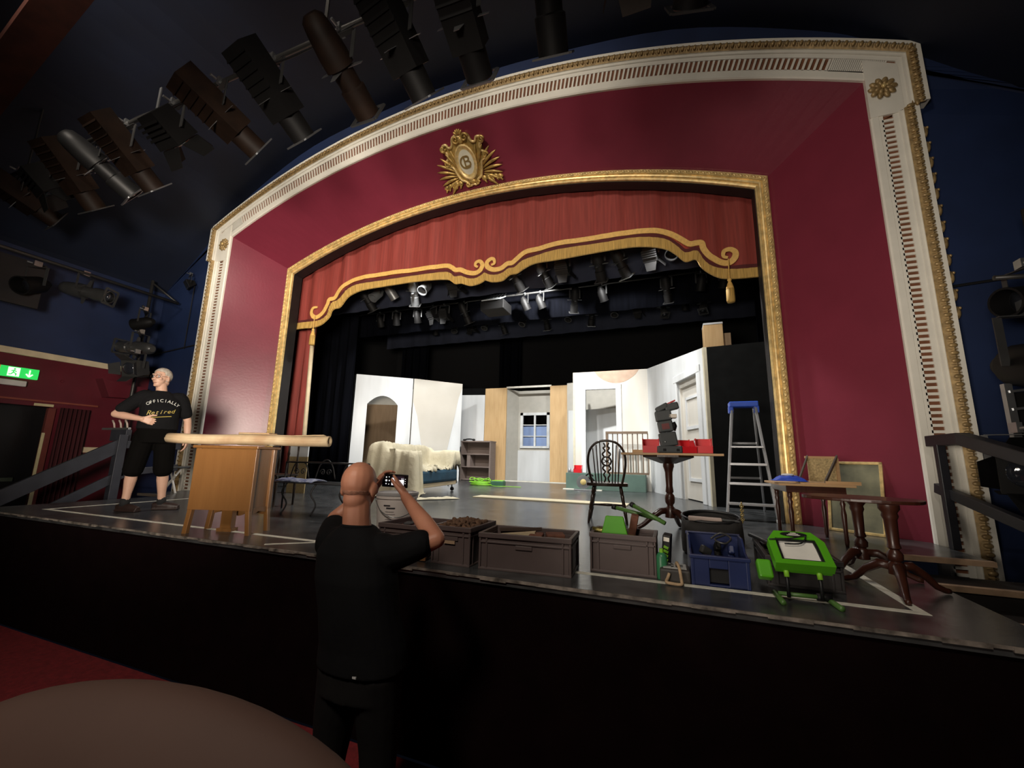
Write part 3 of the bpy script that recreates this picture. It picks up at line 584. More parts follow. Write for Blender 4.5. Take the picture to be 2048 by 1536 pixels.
t, L = flat('window_flat', (-4.92, 13.40), (-3.70, 13.40), 3.05, FLATG, 'alcove back flat holding the small four pane window', win_pieces)
MB().bx(0, L, -0.012, 0.05, 0.0, 1.0).build('lower_panel', FLATW, t)
wf = MB(); u0, u1, z0, z1 = 0.10, 1.13, 1.10, 2.28
wf.bx(u0, u1, -0.04, 0.03, z1-0.09, z1).bx(u0, u1, -0.06, 0.03, z0-0.02, z0+0.05).bx(u0, u0+0.09, -0.04, 0.03, z0, z1).bx(u1-0.09, u1, -0.04, 0.03, z0, z1).bx(0.585, 0.645, -0.035, 0.02, z0, z1)
for za in (1.48, 1.86): wf.bx(u0, u1, -0.03, 0.02, za-0.012, za+0.012)
wfo = wf.build('window_frame', WHITE, t); wfo.data.materials[0] = mat('window_white', (0.66, 0.68, 0.68), 0.5)
tag(MB().bx(-5.0, -3.4, 14.05, 14.1, 0.6, 1.93).build('sky_cloth', mat('pale_blue_cloth', (0.28, 0.40, 0.70), 0.8, rgb2=(0.36, 0.48, 0.76), scale=2)), 'pale blue cloth hung behind the lower window panes', 'cloth')
tag(MB().bx(-5.15, -3.58, 12.82, 12.88, 3.06, 3.12).build('alcove_header', mat('header_white', (0.72, 0.70, 0.62), 0.6)), 'thin white batten across the top of the window alcove', 'batten')
tag(MB().bx(-5.15, -2.6, 12.62, 12.72, 0, 0.03).build('floor_batten', mat('batten_white', (0.66, 0.64, 0.55), 0.6)), 'white batten lying along the foot of the window wall', 'batten')
# right-hand room flats
def door_pieces(L, h, h2):
    u0, u1, zt = 0.31, 1.10, 2.57
    return [[(0, 0), (u0, 0), (u0, h), (0, h)], [(u1, 0), (L, 0), (L, h), (u1, h)], [(u0, zt), (u1, zt), (u1, h), (u0, h)]]
FLATR = mat('flat_warm_white', (0.52, 0.48, 0.41), 0.75, rgb2=(0.63, 0.61, 0.56), scale=0.9, stretch=(2, 2, 0.5))
t, L = flat('doorway_flat', (-2.40, 10.9), (-0.5, 10.9), 3.06, FLATR, 'cream stage flat with an open doorway behind the chair', door_pieces)
MB().bx(0.19, 0.31, -0.03, 0.05, 0, 2.69).bx(1.10, 1.24, -0.03, 0.05, 0, 2.69).bx(0.19, 1.24, -0.035, 0.05, 2.57, 2.70).build('door_casing', FLATW, t, bevel=0.008)
MB().prism([(0.55+1.15*k/14, 3.06-0.34*math.sin(PI*k/14)**0.7) for k in range(15)], -0.004, 0.0).build('bare_patch', mat('bare_hardboard', (0.42, 0.30, 0.22), 0.8), t)
MB().bx(-0.03, 0.02, -0.01, 0.3, 0, 3.06).build('return_edge', mat('raw_edge', (0.5, 0.46, 0.34), 0.7), t)
flat('backing_flat', (-2.9, 12.35), (-0.4, 11.7), 2.2, FLATW, 'white backing flat seen through the open doorway')
flat('backing_flat', (-3.0, 12.6), (-0.4, 11.95), 3.1, FLATG, 'grey backing flat above the white one beyond the doorway')
def door2(L, h, h2):
    f = lambda u: h + (h2-h)*u/L
    u0, u1, zt = 1.98, 2.97, 2.32
    return [[(0, 0), (u0, 0), (u0, f(u0)), (0, h)], [(u1, 0), (L, 0), (L, h2), (u1, f(u1))], [(u0, zt), (u1, zt), (u1, f(u1)), (u0, f(u0))]]
t, L = flat('door_flat', (-0.5, 10.9), (0.60, 7.80), 3.06, FLATW, 'white stage flat with a panelled door facing the stage at right', door2, h2=2.72)
MB().bx(1.84, 1.98, -0.03, 0.05, 0, 2.46).bx(2.97, 3.12, -0.03, 0.05, 0, 2.46).bx(1.84, 3.12, -0.035, 0.05, 2.32, 2.46).build('door_casing', FLATW, t, bevel=0.01)
MB().bx(1.955, 1.985, 0.05, 0.16, 0, 2.34).bx(2.965, 2.995, 0.05, 0.16, 0, 2.34).bx(1.98, 2.97, 0.05, 0.16, 2.20, 2.34).build('door_jamb', FLATR, t)
d = MB().bx(1.98, 2.97, 0.10, 0.15, 0.02, 2.22).build('door_panel', FLATR, t)
mb = MB()
for z0, z1 in ((0.18, 0.34), (0.34, 1.02), (1.14, 1.30), (1.30, 1.96), (1.96, 2.08)):
    pass
for (a, b, z0, z1) in ((2.16, 2.83, 1.34, 1.98), (2.16, 2.83, 0.36, 1.12)):
    mb.bx(a, b, 0.075, 0.10, z1-0.05, z1).bx(a, b, 0.07, 0.10, z0, z0+0.06).bx(a, a+0.05, 0.075, 0.10, z0, z1).bx(b-0.05, b, 0.075, 0.10, z0, z1)
mb.build('moulding', FLATW, d)
MB().ell((2.08, 0.06, 1.05), (0.03, 0.03, 0.03)).cyl((2.08, 0.06, 1.05), (2.08, 0.1, 1.05), 0.012).build('door_knob', LMETAL, d, smooth=True)
MB().bx(L-0.03, L+0.02, -0.012, 0.05, 0, 2.72).build('raw_edge', mat('raw_edge', (0.5, 0.46, 0.34), 0.7), t)
flat('black_flat', (0.63, 7.80), (2.2, 7.6), 2.72, BLACKFLAT, 'black painted stage flat behind the stepladder')
t = thing('plywood_box', 'tan plywood box standing high behind the black flat', 'box', (0.98, 9.5, 2.0))
MB().bx(-0.22, 0.16, 0, 0.4, 0, 1.66).build('case', PLY, t, bevel=0.01); MB().bx(-0.22, 0.16, -0.01, 0.4, 1.66, 1.70).build('lid', FLATW, t); MB().bx(0.16, 0.30, 0.02, 0.35, 0, 1.45).build('side_piece', BROWNPLY, t)
MB().bx(-0.22, 0.3, 0, 0.4, -2.0, 0).build('stand', BLACKFLAT, t)
# green rostrum with balustrade
GREEN = mat('rostrum_green', (0.075, 0.125, 0.10), 0.7, var=0.15, scale=4)
tag(MB().bx(-2.50, -0.60, 10.35, 10.86, 0, 0.40).build('rostrum', GREEN, bevel=0.006), 'low dark green stage rostrum below the cream flat', 'rostrum')
tag(MB().bx(-2.55, -1.6, 10.24, 10.34, 0, 0.02).build('floor_batten', mat('batten_white', (0.66, 0.64, 0.55), 0.6)), 'pale batten on the floor in front of the green rostrum', 'batten')
BAL = wood('balustrade_brown', (0.115, 0.075, 0.045), (0.15, 0.10, 0.065), 0.6, 0)
t = thing('balustrade', 'brown wooden balustrade standing on the green rostrum', 'railing', (-1.52, 10.50, 0.40))
MB().bx(0, 1.0, -0.03, 0.03, 0.97, 1.03).build('top_rail', BAL, t); MB().bx(0, 1.0, -0.02, 0.02, 0.0, 0.045).build('bottom_rail', BAL, t)
MB().bx(0, 0.06, -0.03, 0.03, 0.0, 0.98).build('end_post', BAL, t)
for q in range(8): MB().bx(0.155+q*0.118, 0.180+q*0.118, -0.012, 0.012, 0.03, 0.98).build('baluster', BAL, t)
# bookcase
BK = mat('bookcase_grey_brown', (0.20, 0.155, 0.135), 0.6, var=0.1, scale=3, stretch=(1, 1, 14))
BKB = mat('bookcase_back', (0.26, 0.20, 0.17), 0.6, var=0.1, scale=3, stretch=(1, 1, 12))
t = thing('bookcase', 'grey brown open bookcase against the plywood panel', 'bookcase', (-6.45, 12.18, 0))
for x0 in (0, 1.02): MB().bx(x0, x0+0.04, 0, 0.42, 0, 1.22).build('side_panel', BK, t)
MB().bx(-0.01, 1.07, -0.01, 0.43, 1.22, 1.26).build('top_board', BK, t); MB().bx(0.04, 1.02, 0.40, 0.42, 0, 1.22).build('back_panel', BKB, t)
for z in (0.03, 0.43, 0.83): MB().bx(0.04, 1.02, 0.0, 0.40, z-0.015, z+0.015).build('shelf', BK, t)
MB().bx(0.22, 0.34, 0.02, 0.38, 0.445, 0.815).build('divider', BK, t)
t = thing('phone_handset', 'small black object lying on top of the bookcase', 'handset', (-6.25, 12.35, 1.26))
MB().tube(smooth_line([(-0.16, 0, 0.03), (-0.08, 0, 0.06), (0.08, 0, 0.06), (0.16, 0, 0.03)], 4), 0.022, 8).build('grip', BLACK, t, smooth=True); MB().ell((0.17, 0, 0.04), (0.05, 0.05, 0.04)).ell((-0.17, 0, 0.035), (0.05, 0.05, 0.035)).build('ear_piece', BLACK, t, smooth=True)
# ================================================================== PROPS ON THE STAGE
SHEET = mat('dust_sheet', (0.60, 0.54, 0.39), 0.85, var=0.06, scale=4, bump=0.9, bscale=7)
BLUEVEL = mat('teal_velvet', (0.012, 0.055, 0.095), 0.7, var=0.35, scale=5)
PALEWOOD = wood('pale_wood', (0.48, 0.38, 0.23), (0.58, 0.47, 0.30), 0.6, 0)
sofa = thing('covered_sofa', 'teal sofa mostly covered by a cream dust sheet in front of the archway', 'sofa', (-4.74, 7.17, 0), math.atan2(1.95, -0.20))
# local: x along the length (0 = middle, -1 near end), y to the back (+y = back), front faces -y
MB().bx(-0.98, 0.98, -0.42, 0.45, 0.14, 0.22).build('base_rail', PALEWOOD, sofa, bevel=0.01)
MB().bx(-0.96, 0.96, -0.46, 0.40, 0.22, 0.46).build('seat_base', BLUEVEL, sofa, bevel=0.05)
MB().bx(-0.98, 0.98, 0.22, 0.44, 0.22, 0.82).build('backrest', BLUEVEL, sofa, bevel=0.07)
for x0 in (-0.97, 0.77): MB().bx(x0, x0+0.20, -0.40, 0.40, 0.22, 0.56).build('arm', BLUEVEL, sofa, bevel=0.06)
for x in (-0.9, 0.9):
    for y in (-0.36, 0.38): MB().cyl((x, y, 0.05), (x, y, 0.15), 0.012).lathe([(0, -0.015), (0.04, -0.015), (0.045, 0), (0.04, 0.015), (0, 0.015)], 14, Matrix.Translation((x+0.02, y, 0.045)) @ Matrix.Rotation(PI/2, 4, 'Y')).build('castor', BLACK, sofa)
def sofa_h(s_, t_):
    h = 0.49
    if t_ > 0.16: h = 0.92
    if s_ < -0.70: h = max(h, 0.80)
    if s_ > 0.74: h = max(h, 0.84)
    if t_ > 0.16 and s_ < -0.3: h += 0.04*math.sin((s_+1)*5)
    if s_ < -1.06 or s_ > 1.06 or t_ < -0.49 or t_ > 0.50: h = 0.02
    return h
NS, NT = 110, 62; s0, s1, t0, t1 = -1.18, 1.16, -0.575, 0.60
H = [[sofa_h(s0+(s1-s0)*i/NS, t0+(t1-t0)*j/NT) for j in range(NT+1)] for i in range(NS+1)]
for it in range(3):
    H2 = [r[:] for r in H]
    for i in range(NS+1):
        for j in range(NT+1):
            v = [H[a][b] for a in range(max(0, i-1), min(NS, i+1)+1) for b in range(max(0, j-1), min(NT, j+1)+1)]
            H2[i][j] = sum(v)/len(v)
    H = H2
m = MB(); V = {}
for i in range(NS+1):
    for j in range(NT+1):
        s_ = s0+(s1-s0)*i/NS; t_ = t0+(t1-t0)*j/NT; h = H[i][j]
        n1 = mnoise.noise(Vector((s_*3.2+t_*1.5, t_*4, 0.3))); n2 = mnoise.noise(Vector((s_*7-t_*5, t_*3+s_*2, 4.1)))
        steep = 1 if h < 0.78 else 0.5
        rip = (1-abs(n2))**3
        n3 = mnoise.noise(Vector((s_*1.6+3, t_*2.1, 9))); h2 = h + (0.06*n1 + 0.05*n3)*steep + 0.06*(rip-0.4)*steep
        fl = (0.03*math.sin(s_*19+4*n1) + 0.05*n1) if t_ < -0.42 else 0
        fl2 = 0.03*math.sin(t_*15+5*n1) + 0.05*n1 if abs(s_) > 1.0 else 0
        V[i, j] = (m.bm.verts.new((s_+fl2*0.8, t_+fl, max(0.012, h2))), s_, t_, h2)
for i in range(NS):
    for j in range(NT):
        q = [V[i, j], V[i+1, j], V[i+1, j+1], V[i, j+1]]
        sa = sum(a[1] for a in q)/4; ta = sum(a[2] for a in q)/4; ha = min(a[3] for a in q)
        lim = 0.06 + 0.38*min(1, max(0, (sa+0.80)/0.35)) + 0.03*math.sin(sa*6)
        if sa > -0.80 and ta < -0.40 and ha < lim: continue
        if sa > 0.9 and ha < 0.16+0.1*math.sin(ta*7): continue
        m.bm.faces.new([a[0] for a in q])
for v in [v for v in m.bm.verts if not v.link_faces]: m.bm.verts.remove(v)
tag(m.build('dust_sheet', SHEET, smooth=True, loc=sofa.location, rot=sofa.rotation_euler, solid=0.006), 'cream dust sheet draped in folds over the sofa', 'sheet')
m = MB(); rw = []
for i in range(15):
    rw.append([(i*0.055, j*0.035-0.12, 0.012+0.045*abs(mnoise.noise(Vector((i*0.45, j*0.6, 2.2))))*(1 if 0 < i < 14 and 0 < j < 7 else 0)) for j in range(8)])
m.rows(rw); tag(m.build('crumpled_cloth', SHEET, smooth=True, loc=(-4.02, 6.02, 0), rot=(0, 0, 0.9), solid=0.006), 'crumpled corner of pale cloth lying on the floor at the foot of the sheet', 'cloth')
tag(MB().bx(-1.36, 1.36, -0.19, 0.19, 0, 0.02).build('plank', mat('plank_cream', (0.66, 0.58, 0.40), 0.55, var=0.05, scale=2), bevel=0.003, loc=(-2.06, 7.17, 0)), 'long pale plank lying flat on the stage floor', 'plank')
LIME = mat('lime_plastic', (0.22, 0.52, 0.03), 0.45); GREENP = mat('worklight_green', (0.085, 0.36, 0.012), 0.35, var=0.05)
m = MB()
for q in range(7):
    r_ = 0.20+0.03*math.sin(q*2.1); cx, cy = 0.05*math.sin(q*1.7), 0.05*math.cos(q*2.3)
    m.tube([(cx+r_*1.35*math.cos(a*PI/10), cy+r_*math.sin(a*PI/10), 0.015+0.02*q+0.03*(1+math.sin(a*0.9+q))*(q > 4)) for a in range(20)], 0.011, 6, True)
m.tube(smooth_line([(0.25, 0, 0.03), (0.5, -0.2, 0.012), (0.8, -0.1, 0.012), (1.2, -0.15, 0.012)], 5), 0.008, 6)
tag(m.build('cable_coil', LIME, smooth=True, loc=(-4.78, 10.2, 0)), 'lime green cable coiled on the stage floor near the bookcase', 'cable')
t = thing('extension_reel', 'dark green power box beside the lime green cable coil', 'power box', (-4.30, 10.28, 0), 0.1)
MB().bx(-0.17, 0.17, -0.14, 0.14, 0, 0.13).build('case', mat('dark_green_box', (0.03, 0.09, 0.05), 0.5), t, bevel=0.02); MB().bx(-0.15, 0.15, -0.12, 0.12, 0.13, 0.145).build('lid', LIME, t, bevel=0.005)
RED = mat('red_plastic', (0.52, 0.012, 0.018), 0.35, var=0.06)
def red_bin(loc, rz, label, group='red storage bins', s=1.0, w_=0.17, d_=0.22, h_=0.16):
    t = thing('storage_bin', label, 'storage bin', loc, rz, group); w_, d_, h_ = w_*s, d_*s, h_*s; th = 0.006
    m = MB(); m.bx(-w_/2, w_/2, 0, d_, 0, th).bx(-w_/2, w_/2, d_-th, d_, 0, h_)
    for sx in (-1, 1):
        m.prism([(0.02*s, 0), (d_, 0), (d_, h_), (d_*0.42, h_), (d_*0.25, h_*0.55), (0.0, h_*0.5)], sx*w_/2-th/2, sx*w_/2+th/2, 'yz')
    m.bx(-w_/2, w_/2, 0.0, th*1.4, 0, h_*0.5); m.build('tray', RED, t)
    MB().bx(-w_/2-0.008, w_/2+0.008, d_-0.004, d_+0.010, h_-0.014, h_+0.002).bx(-w_/2-0.006, -w_/2+0.006, d_*0.42, d_, h_-0.01, h_+0.002).bx(w_/2-0.006, w_/2+0.006, d_*0.42, d_, h_-0.01, h_+0.002).build('rim', RED, t)
    return t
red_bin((-2.22, 10.42, 0.40), 0.1, 'red storage bin standing on the green rostrum', None, 1.15)
for k, (x, mt) in enumerate(((-2.42, LMETAL), (-2.36, mat('clear_plastic_grey', (0.35, 0.36, 0.36), 0.3)))):
    tag(MB().lathe([(0, 0), (0.035, 0), (0.04, 0.02), (0.03, 0.09), (0.012, 0.11), (0.012, 0.13), (0, 0.13)], 12).build('bottle', mt, smooth=True, loc=(x, 10.40+0.1*k, 0.40)), ['small metal canister on the left corner of the green rostrum', 'small grey bottle beside the red bin on the green rostrum'][k], 'bottle')
t = thing('mitre_saw', 'small silver circular saw on the floor in front of the green rostrum', 'saw', (-2.02, 10.12, 0), 0.2)
MB().bx(-0.22, 0.30, -0.12, 0.12, 0, 0.03).build('base_plate', LMETAL, t, bevel=0.005)
MB().lathe([(0, -0.02), (0.15, -0.02), (0.16, -0.01), (0.16, 0.02), (0, 0.03)], 28, Matrix.Translation((0, -0.05, 0.20)) @ Matrix.Rotation(PI/2, 4, 'X')).build('blade_guard', LMETAL, t, smooth_angle=40)
MB().lathe([(0, 0), (0.06, 0), (0.07, 0.012), (0.03, 0.03), (0, 0.03)], 20, Matrix.Translation((0, -0.07, 0.20)) @ Matrix.Rotation(PI/2, 4, 'X')).build('hub', mat('saw_hub_yellow', (0.55, 0.42, 0.16), 0.5), t, smooth_angle=40)
MB().tube([(0.02, 0.02, 0.25), (0.18, 0.03, 0.30), (0.26, 0.03, 0.2)], 0.04, 10).build('motor', LBODY, t, smooth=True)
MB().tube(smooth_line([(0.05, 0, 0.33), (0.14, 0, 0.40), (0.24, 0, 0.34)], 4), 0.018, 8).build('handle', LBODY, t, smooth=True)
# ---------------- Windsor wheelback chair (back towards the viewer)
DARKWOOD = wood('dark_stained_wood', (0.022, 0.011, 0.006), (0.034, 0.018, 0.010), 0.3, 2, coat=0.3)
RED_MAHOG = wood('mahogany', (0.038, 0.011, 0.006), (0.052, 0.015, 0.008), 0.35, 2, coat=0.12)
ch = thing('windsor_chair', 'dark wooden wheelback chair standing on the stage with its back to the viewer', 'chair', (-0.74, 5.17, 0), 0.12)
sp = [(-0.20, -0.19), (0.20, -0.19), (0.225, 0.0), (0.21, 0.17), (0.12, 0.22), (-0.12, 0.22), (-0.21, 0.17), (-0.225, 0.0)]
m = MB(); P = [(p.x, p.y) for p in smooth_line([(a, b, 0) for a, b in sp], 4, True)]; m.prism(P, 0.415, 0.45, 'xy'); m.build('seat', DARKWOOD, ch, bevel=0.008)
def turned(mb, p0, p1, prof, n=10):
    p0, p1 = Vector(p0), Vector(p1); mb.tube([p0.lerp(p1, a) for a, r in prof], [r for a, r in prof], n)
LEG = [(0, 0.016), (0.08, 0.02), (0.2, 0.022), (0.24, 0.014), (0.28, 0.022), (0.45, 0.018), (0.6, 0.022), (0.64, 0.014), (0.68, 0.021), (0.85, 0.016), (1, 0.013)]
feet = {}
for sx in (-1, 1):
    for sy in (-1, 1):
        m = MB(); turned(m, (sx*0.15, sy*0.14, 0.42), (sx*0.215, sy*0.21, 0), LEG); m.build('leg', DARKWOOD, ch, smooth=True)
for sx in (-1, 1):
    m = MB(); turned(m, (sx*0.185, -0.175, 0.19), (sx*0.185, 0.175, 0.19), [(0, 0.009), (0.5, 0.017), (1, 0.009)]); m.build('stretcher', DARKWOOD, ch, smooth=True)
m = MB(); turned(m, (-0.185, 0, 0.19), (0.185, 0, 0.19), [(0, 0.009), (0.5, 0.017), (1, 0.009)]); m.build('stretcher', DARKWOOD, ch, smooth=True)
def back(x, z): return (x, -0.175 - 0.09*(z-0.45)/0.5, z)
hp = [back(0.215*math.sin(a) if abs(a) > PI/2 else 0.215*math.sin(a), 0) for a in (0,)]
hoop = [back(-0.17, 0.45), back(-0.20, 0.58), back(-0.213, 0.70), back(-0.195, 0.81), back(-0.14, 0.89), back(-0.06, 0.93), back(0.06, 0.93), back(0.14, 0.89), back(0.195, 0.81), back(0.213, 0.70), back(0.20, 0.58), back(0.17, 0.45)]
MB().tube(smooth_line(hoop, 5), 0.014, 8).build('hoop_back', DARKWOOD, ch, smooth=True)
def hoop_z(x): return 0.93 - 0.0 if abs(x) < 0.05 else 0.93 - 0.42*max(0, (abs(x)-0.05))**1.35*4.2
for x in (-0.155, -0.115, -0.075, 0.075, 0.115, 0.155):
    MB().tube([back(x*0.80, 0.45), back(x*1.0, min(0.92, hoop_z(x)))], 0.0075, 6).build('spindle', DARKWOOD, ch, smooth=True)
m = MB(); c = back(0, 0.70); tlt = Matrix.Translation(c) @ Matrix.Rotation(math.atan2(0.09, 0.5), 4, 'X')
m.tube([tlt @ Vector((0.052*math.cos(a*PI/10), 0, 0.052*math.sin(a*PI/10))) for a in range(20)], 0.011, 6, True)
for q in range(6): m.tube([tlt @ Vector((0.012*math.cos(q*PI/3+.5), 0, 0.012*math.sin(q*PI/3+.5))), tlt @ Vector((0.05*math.cos(q*PI/3+.5), 0, 0.05*math.sin(q*PI/3+.5)))], 0.005, 6)
m.ell(c, (0.016, 0.008, 0.016))
for s_, za, zb in ((1, 0.055, 0.215), (-1, -0.055, -0.245)):
    for sx in (-1, 1):
        pts = [(0.028, za), (0.045, za+s_*0.03), (0.016, za+s_*0.065), (0.035, za+s_*0.10), (0.014, zb*0.8), (0.030, zb)]
        m.tube(smooth_line([tlt @ Vector((sx*a, 0, b)) for a, b in pts], 4), 0.0105, 6)
m.build('wheel_splat', DARKWOOD, ch, smooth=True)
# ---------------- pedestal table with tools
tb = thing('pedestal_table', 'dark turned pedestal table with a board across its top beside the chair', 'table', (-0.04, 4.76, 0), 0.0)
oc = [(0.27*math.cos(k*PI/4+PI/8), 0.27*math.sin(k*PI/4+PI/8)) for k in range(8)]
m = MB(); A_ = [m.bm.verts.new((x, y, 0.775)) for x, y in oc]; B_ = [m.bm.verts.new((x, y, 0.755)) for x, y in oc]; C_ = [m.bm.verts.new((x*0.3, y*0.3, 0.69)) for x, y in oc]
m.bm.faces.new(A_); m.bm.faces.new(C_)
for k in range(8):
    m.bm.faces.new((A_[k], B_[k], B_[(k+1) % 8], A_[(k+1) % 8])); m.bm.faces.new((B_[k], C_[k], C_[(k+1) % 8], B_[(k+1) % 8]))
m.build('table_top', DARKWOOD, tb)
MB().lathe([(0, 0.70), (0.055, 0.70), (0.055, 0.66), (0.045, 0.63), (0.038, 0.60), (0.033, 0.46), (0.04, 0.40), (0.03, 0.385), (0.046, 0.36), (0.05, 0.33), (0.046, 0.29), (0.03, 0.265), (0.032, 0.25), (0.05, 0.235), (0.056, 0.14), (0.0, 0.13)], 18).build('turned_column', RED_MAHOG, tb, smooth_angle=50)
for a in (195, 75, 315):
    a = math.radians(a); d = Vector((math.cos(a), math.sin(a), 0))
    m = MB(); m.tube([d*0.03+Vector((0, 0, 0.21)), d*0.10+Vector((0, 0, 0.20)), d*0.20+Vector((0, 0, 0.13)), d*0.28+Vector((0, 0, 0.06)), d*0.34+Vector((0, 0, 0.025)), d*0.37+Vector((0, 0, 0.02))], [0.032, 0.034, 0.028, 0.024, 0.022, 0.02], 8); m.build('leg', RED_MAHOG, tb, smooth=True)
OAKB = wood('oak_board', (0.40, 0.24, 0.11), (0.48, 0.30, 0.15), 0.55, 0)
tag(MB().bx(-0.47, 0.52, -0.16, 0.16, 0.775, 0.797).build('board', OAKB, loc=(-0.04, 4.76, 0), bevel=0.002), 'thin wooden board lying across the pedestal table', 'board')
tag(MB().bx(-0.36, -0.2, -0.02, 0.14, 0.797, 0.832).build('wood_block', OAKB, loc=(-0.04, 4.76, 0), bevel=0.002), 'flat wood offcut on the left end of the board', 'wood block')
tz = 0.797
red_bin((-0.205, 4.72, tz), 0.05, 'red bin behind the left of the black power tool on the board', s=0.98)
red_bin((0.10, 4.82, tz), 0.0, 'red bin behind the right of the black power tool on the board', s=0.95)
red_bin((0.175, 4.645, tz), 0.35, 'red bin with its open mouth facing the viewer on the board', s=0.85)
red_bin((0.315, 4.70, tz), 0.0, 'taller red bin at the right end of the board', s=0.9, h_=0.175)
pt = thing('power_tool', 'black cordless power tool with red latch standing upright on the board', 'power tool', (-0.01, 4.66, tz), 0.12)
TOOLG = mat('tool_dark_grey', (0.028, 0.032, 0.033), 0.5, var=0.1)
MB().bx(-0.13, 0.11, -0.06, 0.07, 0.0, 0.075).build('foot', TOOLG, pt, bevel=0.012)
for x in (-0.08, 0.05): MB().bx(x, x+0.03, -0.066, -0.058, 0.02, 0.045).build('latch', LBODY, pt, bevel=0.003)
lean = -0.15
def blk(n, z0, z1, w0, mt, dx=0.0, dp=0.11):
    m = MB(); m.box(((z0+z1)/2*math.tan(lean)+dx, 0, (z0+z1)/2), (w0, dp, z1-z0), (0, lean, 0)); return m.build(n, mt, pt, bevel=0.012)
b0 = blk('battery_pack', 0.07, 0.215, 0.17, TOOLG); MB().ell((-0.055, -0.058, 0.115), (0.01, 0.006, 0.008)).build('button', LMETAL, b0)
b1 = blk('body', 0.218, 0.335, 0.145, TOOLG)
MB().box((-0.045, -0.057, 0.275), (0.075, 0.004, 0.06), (0, lean, 0)).build('red_badge', mat('faded_red', (0.10, 0.012, 0.012), 0.5), b1)
MB().tube([(0.03, 0, 0.24), (0.045, 0, 0.28), (0.03, 0, 0.32)], 0.03, 8).build('trigger_grip', LBODY, b1, smooth=True)
h_ = blk('head', 0.335, 0.445, 0.16, TOOLG, 0.0)
MB().bx(-0.01, 0.07, -0.055, 0.05, 0.365, 0.405).build('pale_label', mat('pale_label', (0.55, 0.5, 0.44), 0.6), h_, bevel=0.004)
m = MB(); m.box((-0.07, 0, 0.475), (0.13, 0.10, 0.06), (0, -0.5, 0)).box((0.025, 0, 0.485), (0.14, 0.10, 0.075), (0, -0.25, 0)); m.build('nose', TOOLG, pt, bevel=0.012)
MB().box((0.02, 0, 0.532), (0.10, 0.06, 0.014), (0, -0.45, 0)).build('red_latch', mat('latch_red', (0.40, 0.02, 0.02), 0.4), pt, bevel=0.004)
# ---------------- stepladder
ALU = mat('aluminium', (0.55, 0.56, 0.58), 0.35, 0.85, var=0.08); BLUEP = mat('blue_plastic', (0.03, 0.09, 0.50), 0.4)
ld = thing('stepladder', 'aluminium stepladder with a blue top cap in front of the black flat', 'stepladder', (0, 0, 0))
FL, FR, TL, TR = Vector((0.625, 6.12, 0)), Vector((1.185, 6.08, 0)), Vector((0.83, 6.60, 1.50)), Vector((1.12, 6.58, 1.50))
for a, b in ((FL, TL), (FR, TR)): MB().bar(a, b, 0.03, 0.065, (0, 1, 0)).build('front_stile', ALU, ld, bevel=0.004)
for a, b in (((0.76, 7.28, 0), (0.85, 6.66, 1.48)), ((1.27, 7.40, 0), (1.11, 6.66, 1.48))): MB().bar(a, b, 0.025, 0.045, (0, 1, 0)).build('rear_leg', ALU, ld, bevel=0.004)
for z in (0.20, 0.45, 0.70, 0.93):
    k = z/1.5; a = FL.lerp(TL, k); b = FR.lerp(TR, k); MB().bar(a, b, 0.026 if z > 0.9 else 0.034, 0.10, (0, 1, 0)).build('tread', ALU, ld, bevel=0.004)
for z in (0.5, 1.0):
    k = z/1.48; MB().bar(Vector((0.76, 7.28, 0)).lerp(Vector((0.85, 6.66, 1.48)), k), Vector((1.27, 7.40, 0)).lerp(Vector((1.11, 6.66, 1.48)), k), 0.02, 0.03).build('rear_brace', ALU, ld)
m = MB(); m.box((0.975, 6.62, 1.535), (0.36, 0.20, 0.075)).box((0.815, 6.61, 1.46), (0.06, 0.12, 0.10)).box((1.135, 6.60, 1.46), (0.06, 0.12, 0.10)); m.build('top_cap', BLUEP, ld, bevel=0.012)
for p in (FL, FR): MB().box((p.x, p.y, 0.02), (0.045, 0.085, 0.04)).build('rubber_foot', mat('white_rubber', (0.5, 0.5, 0.48), 0.6), ld, bevel=0.005)
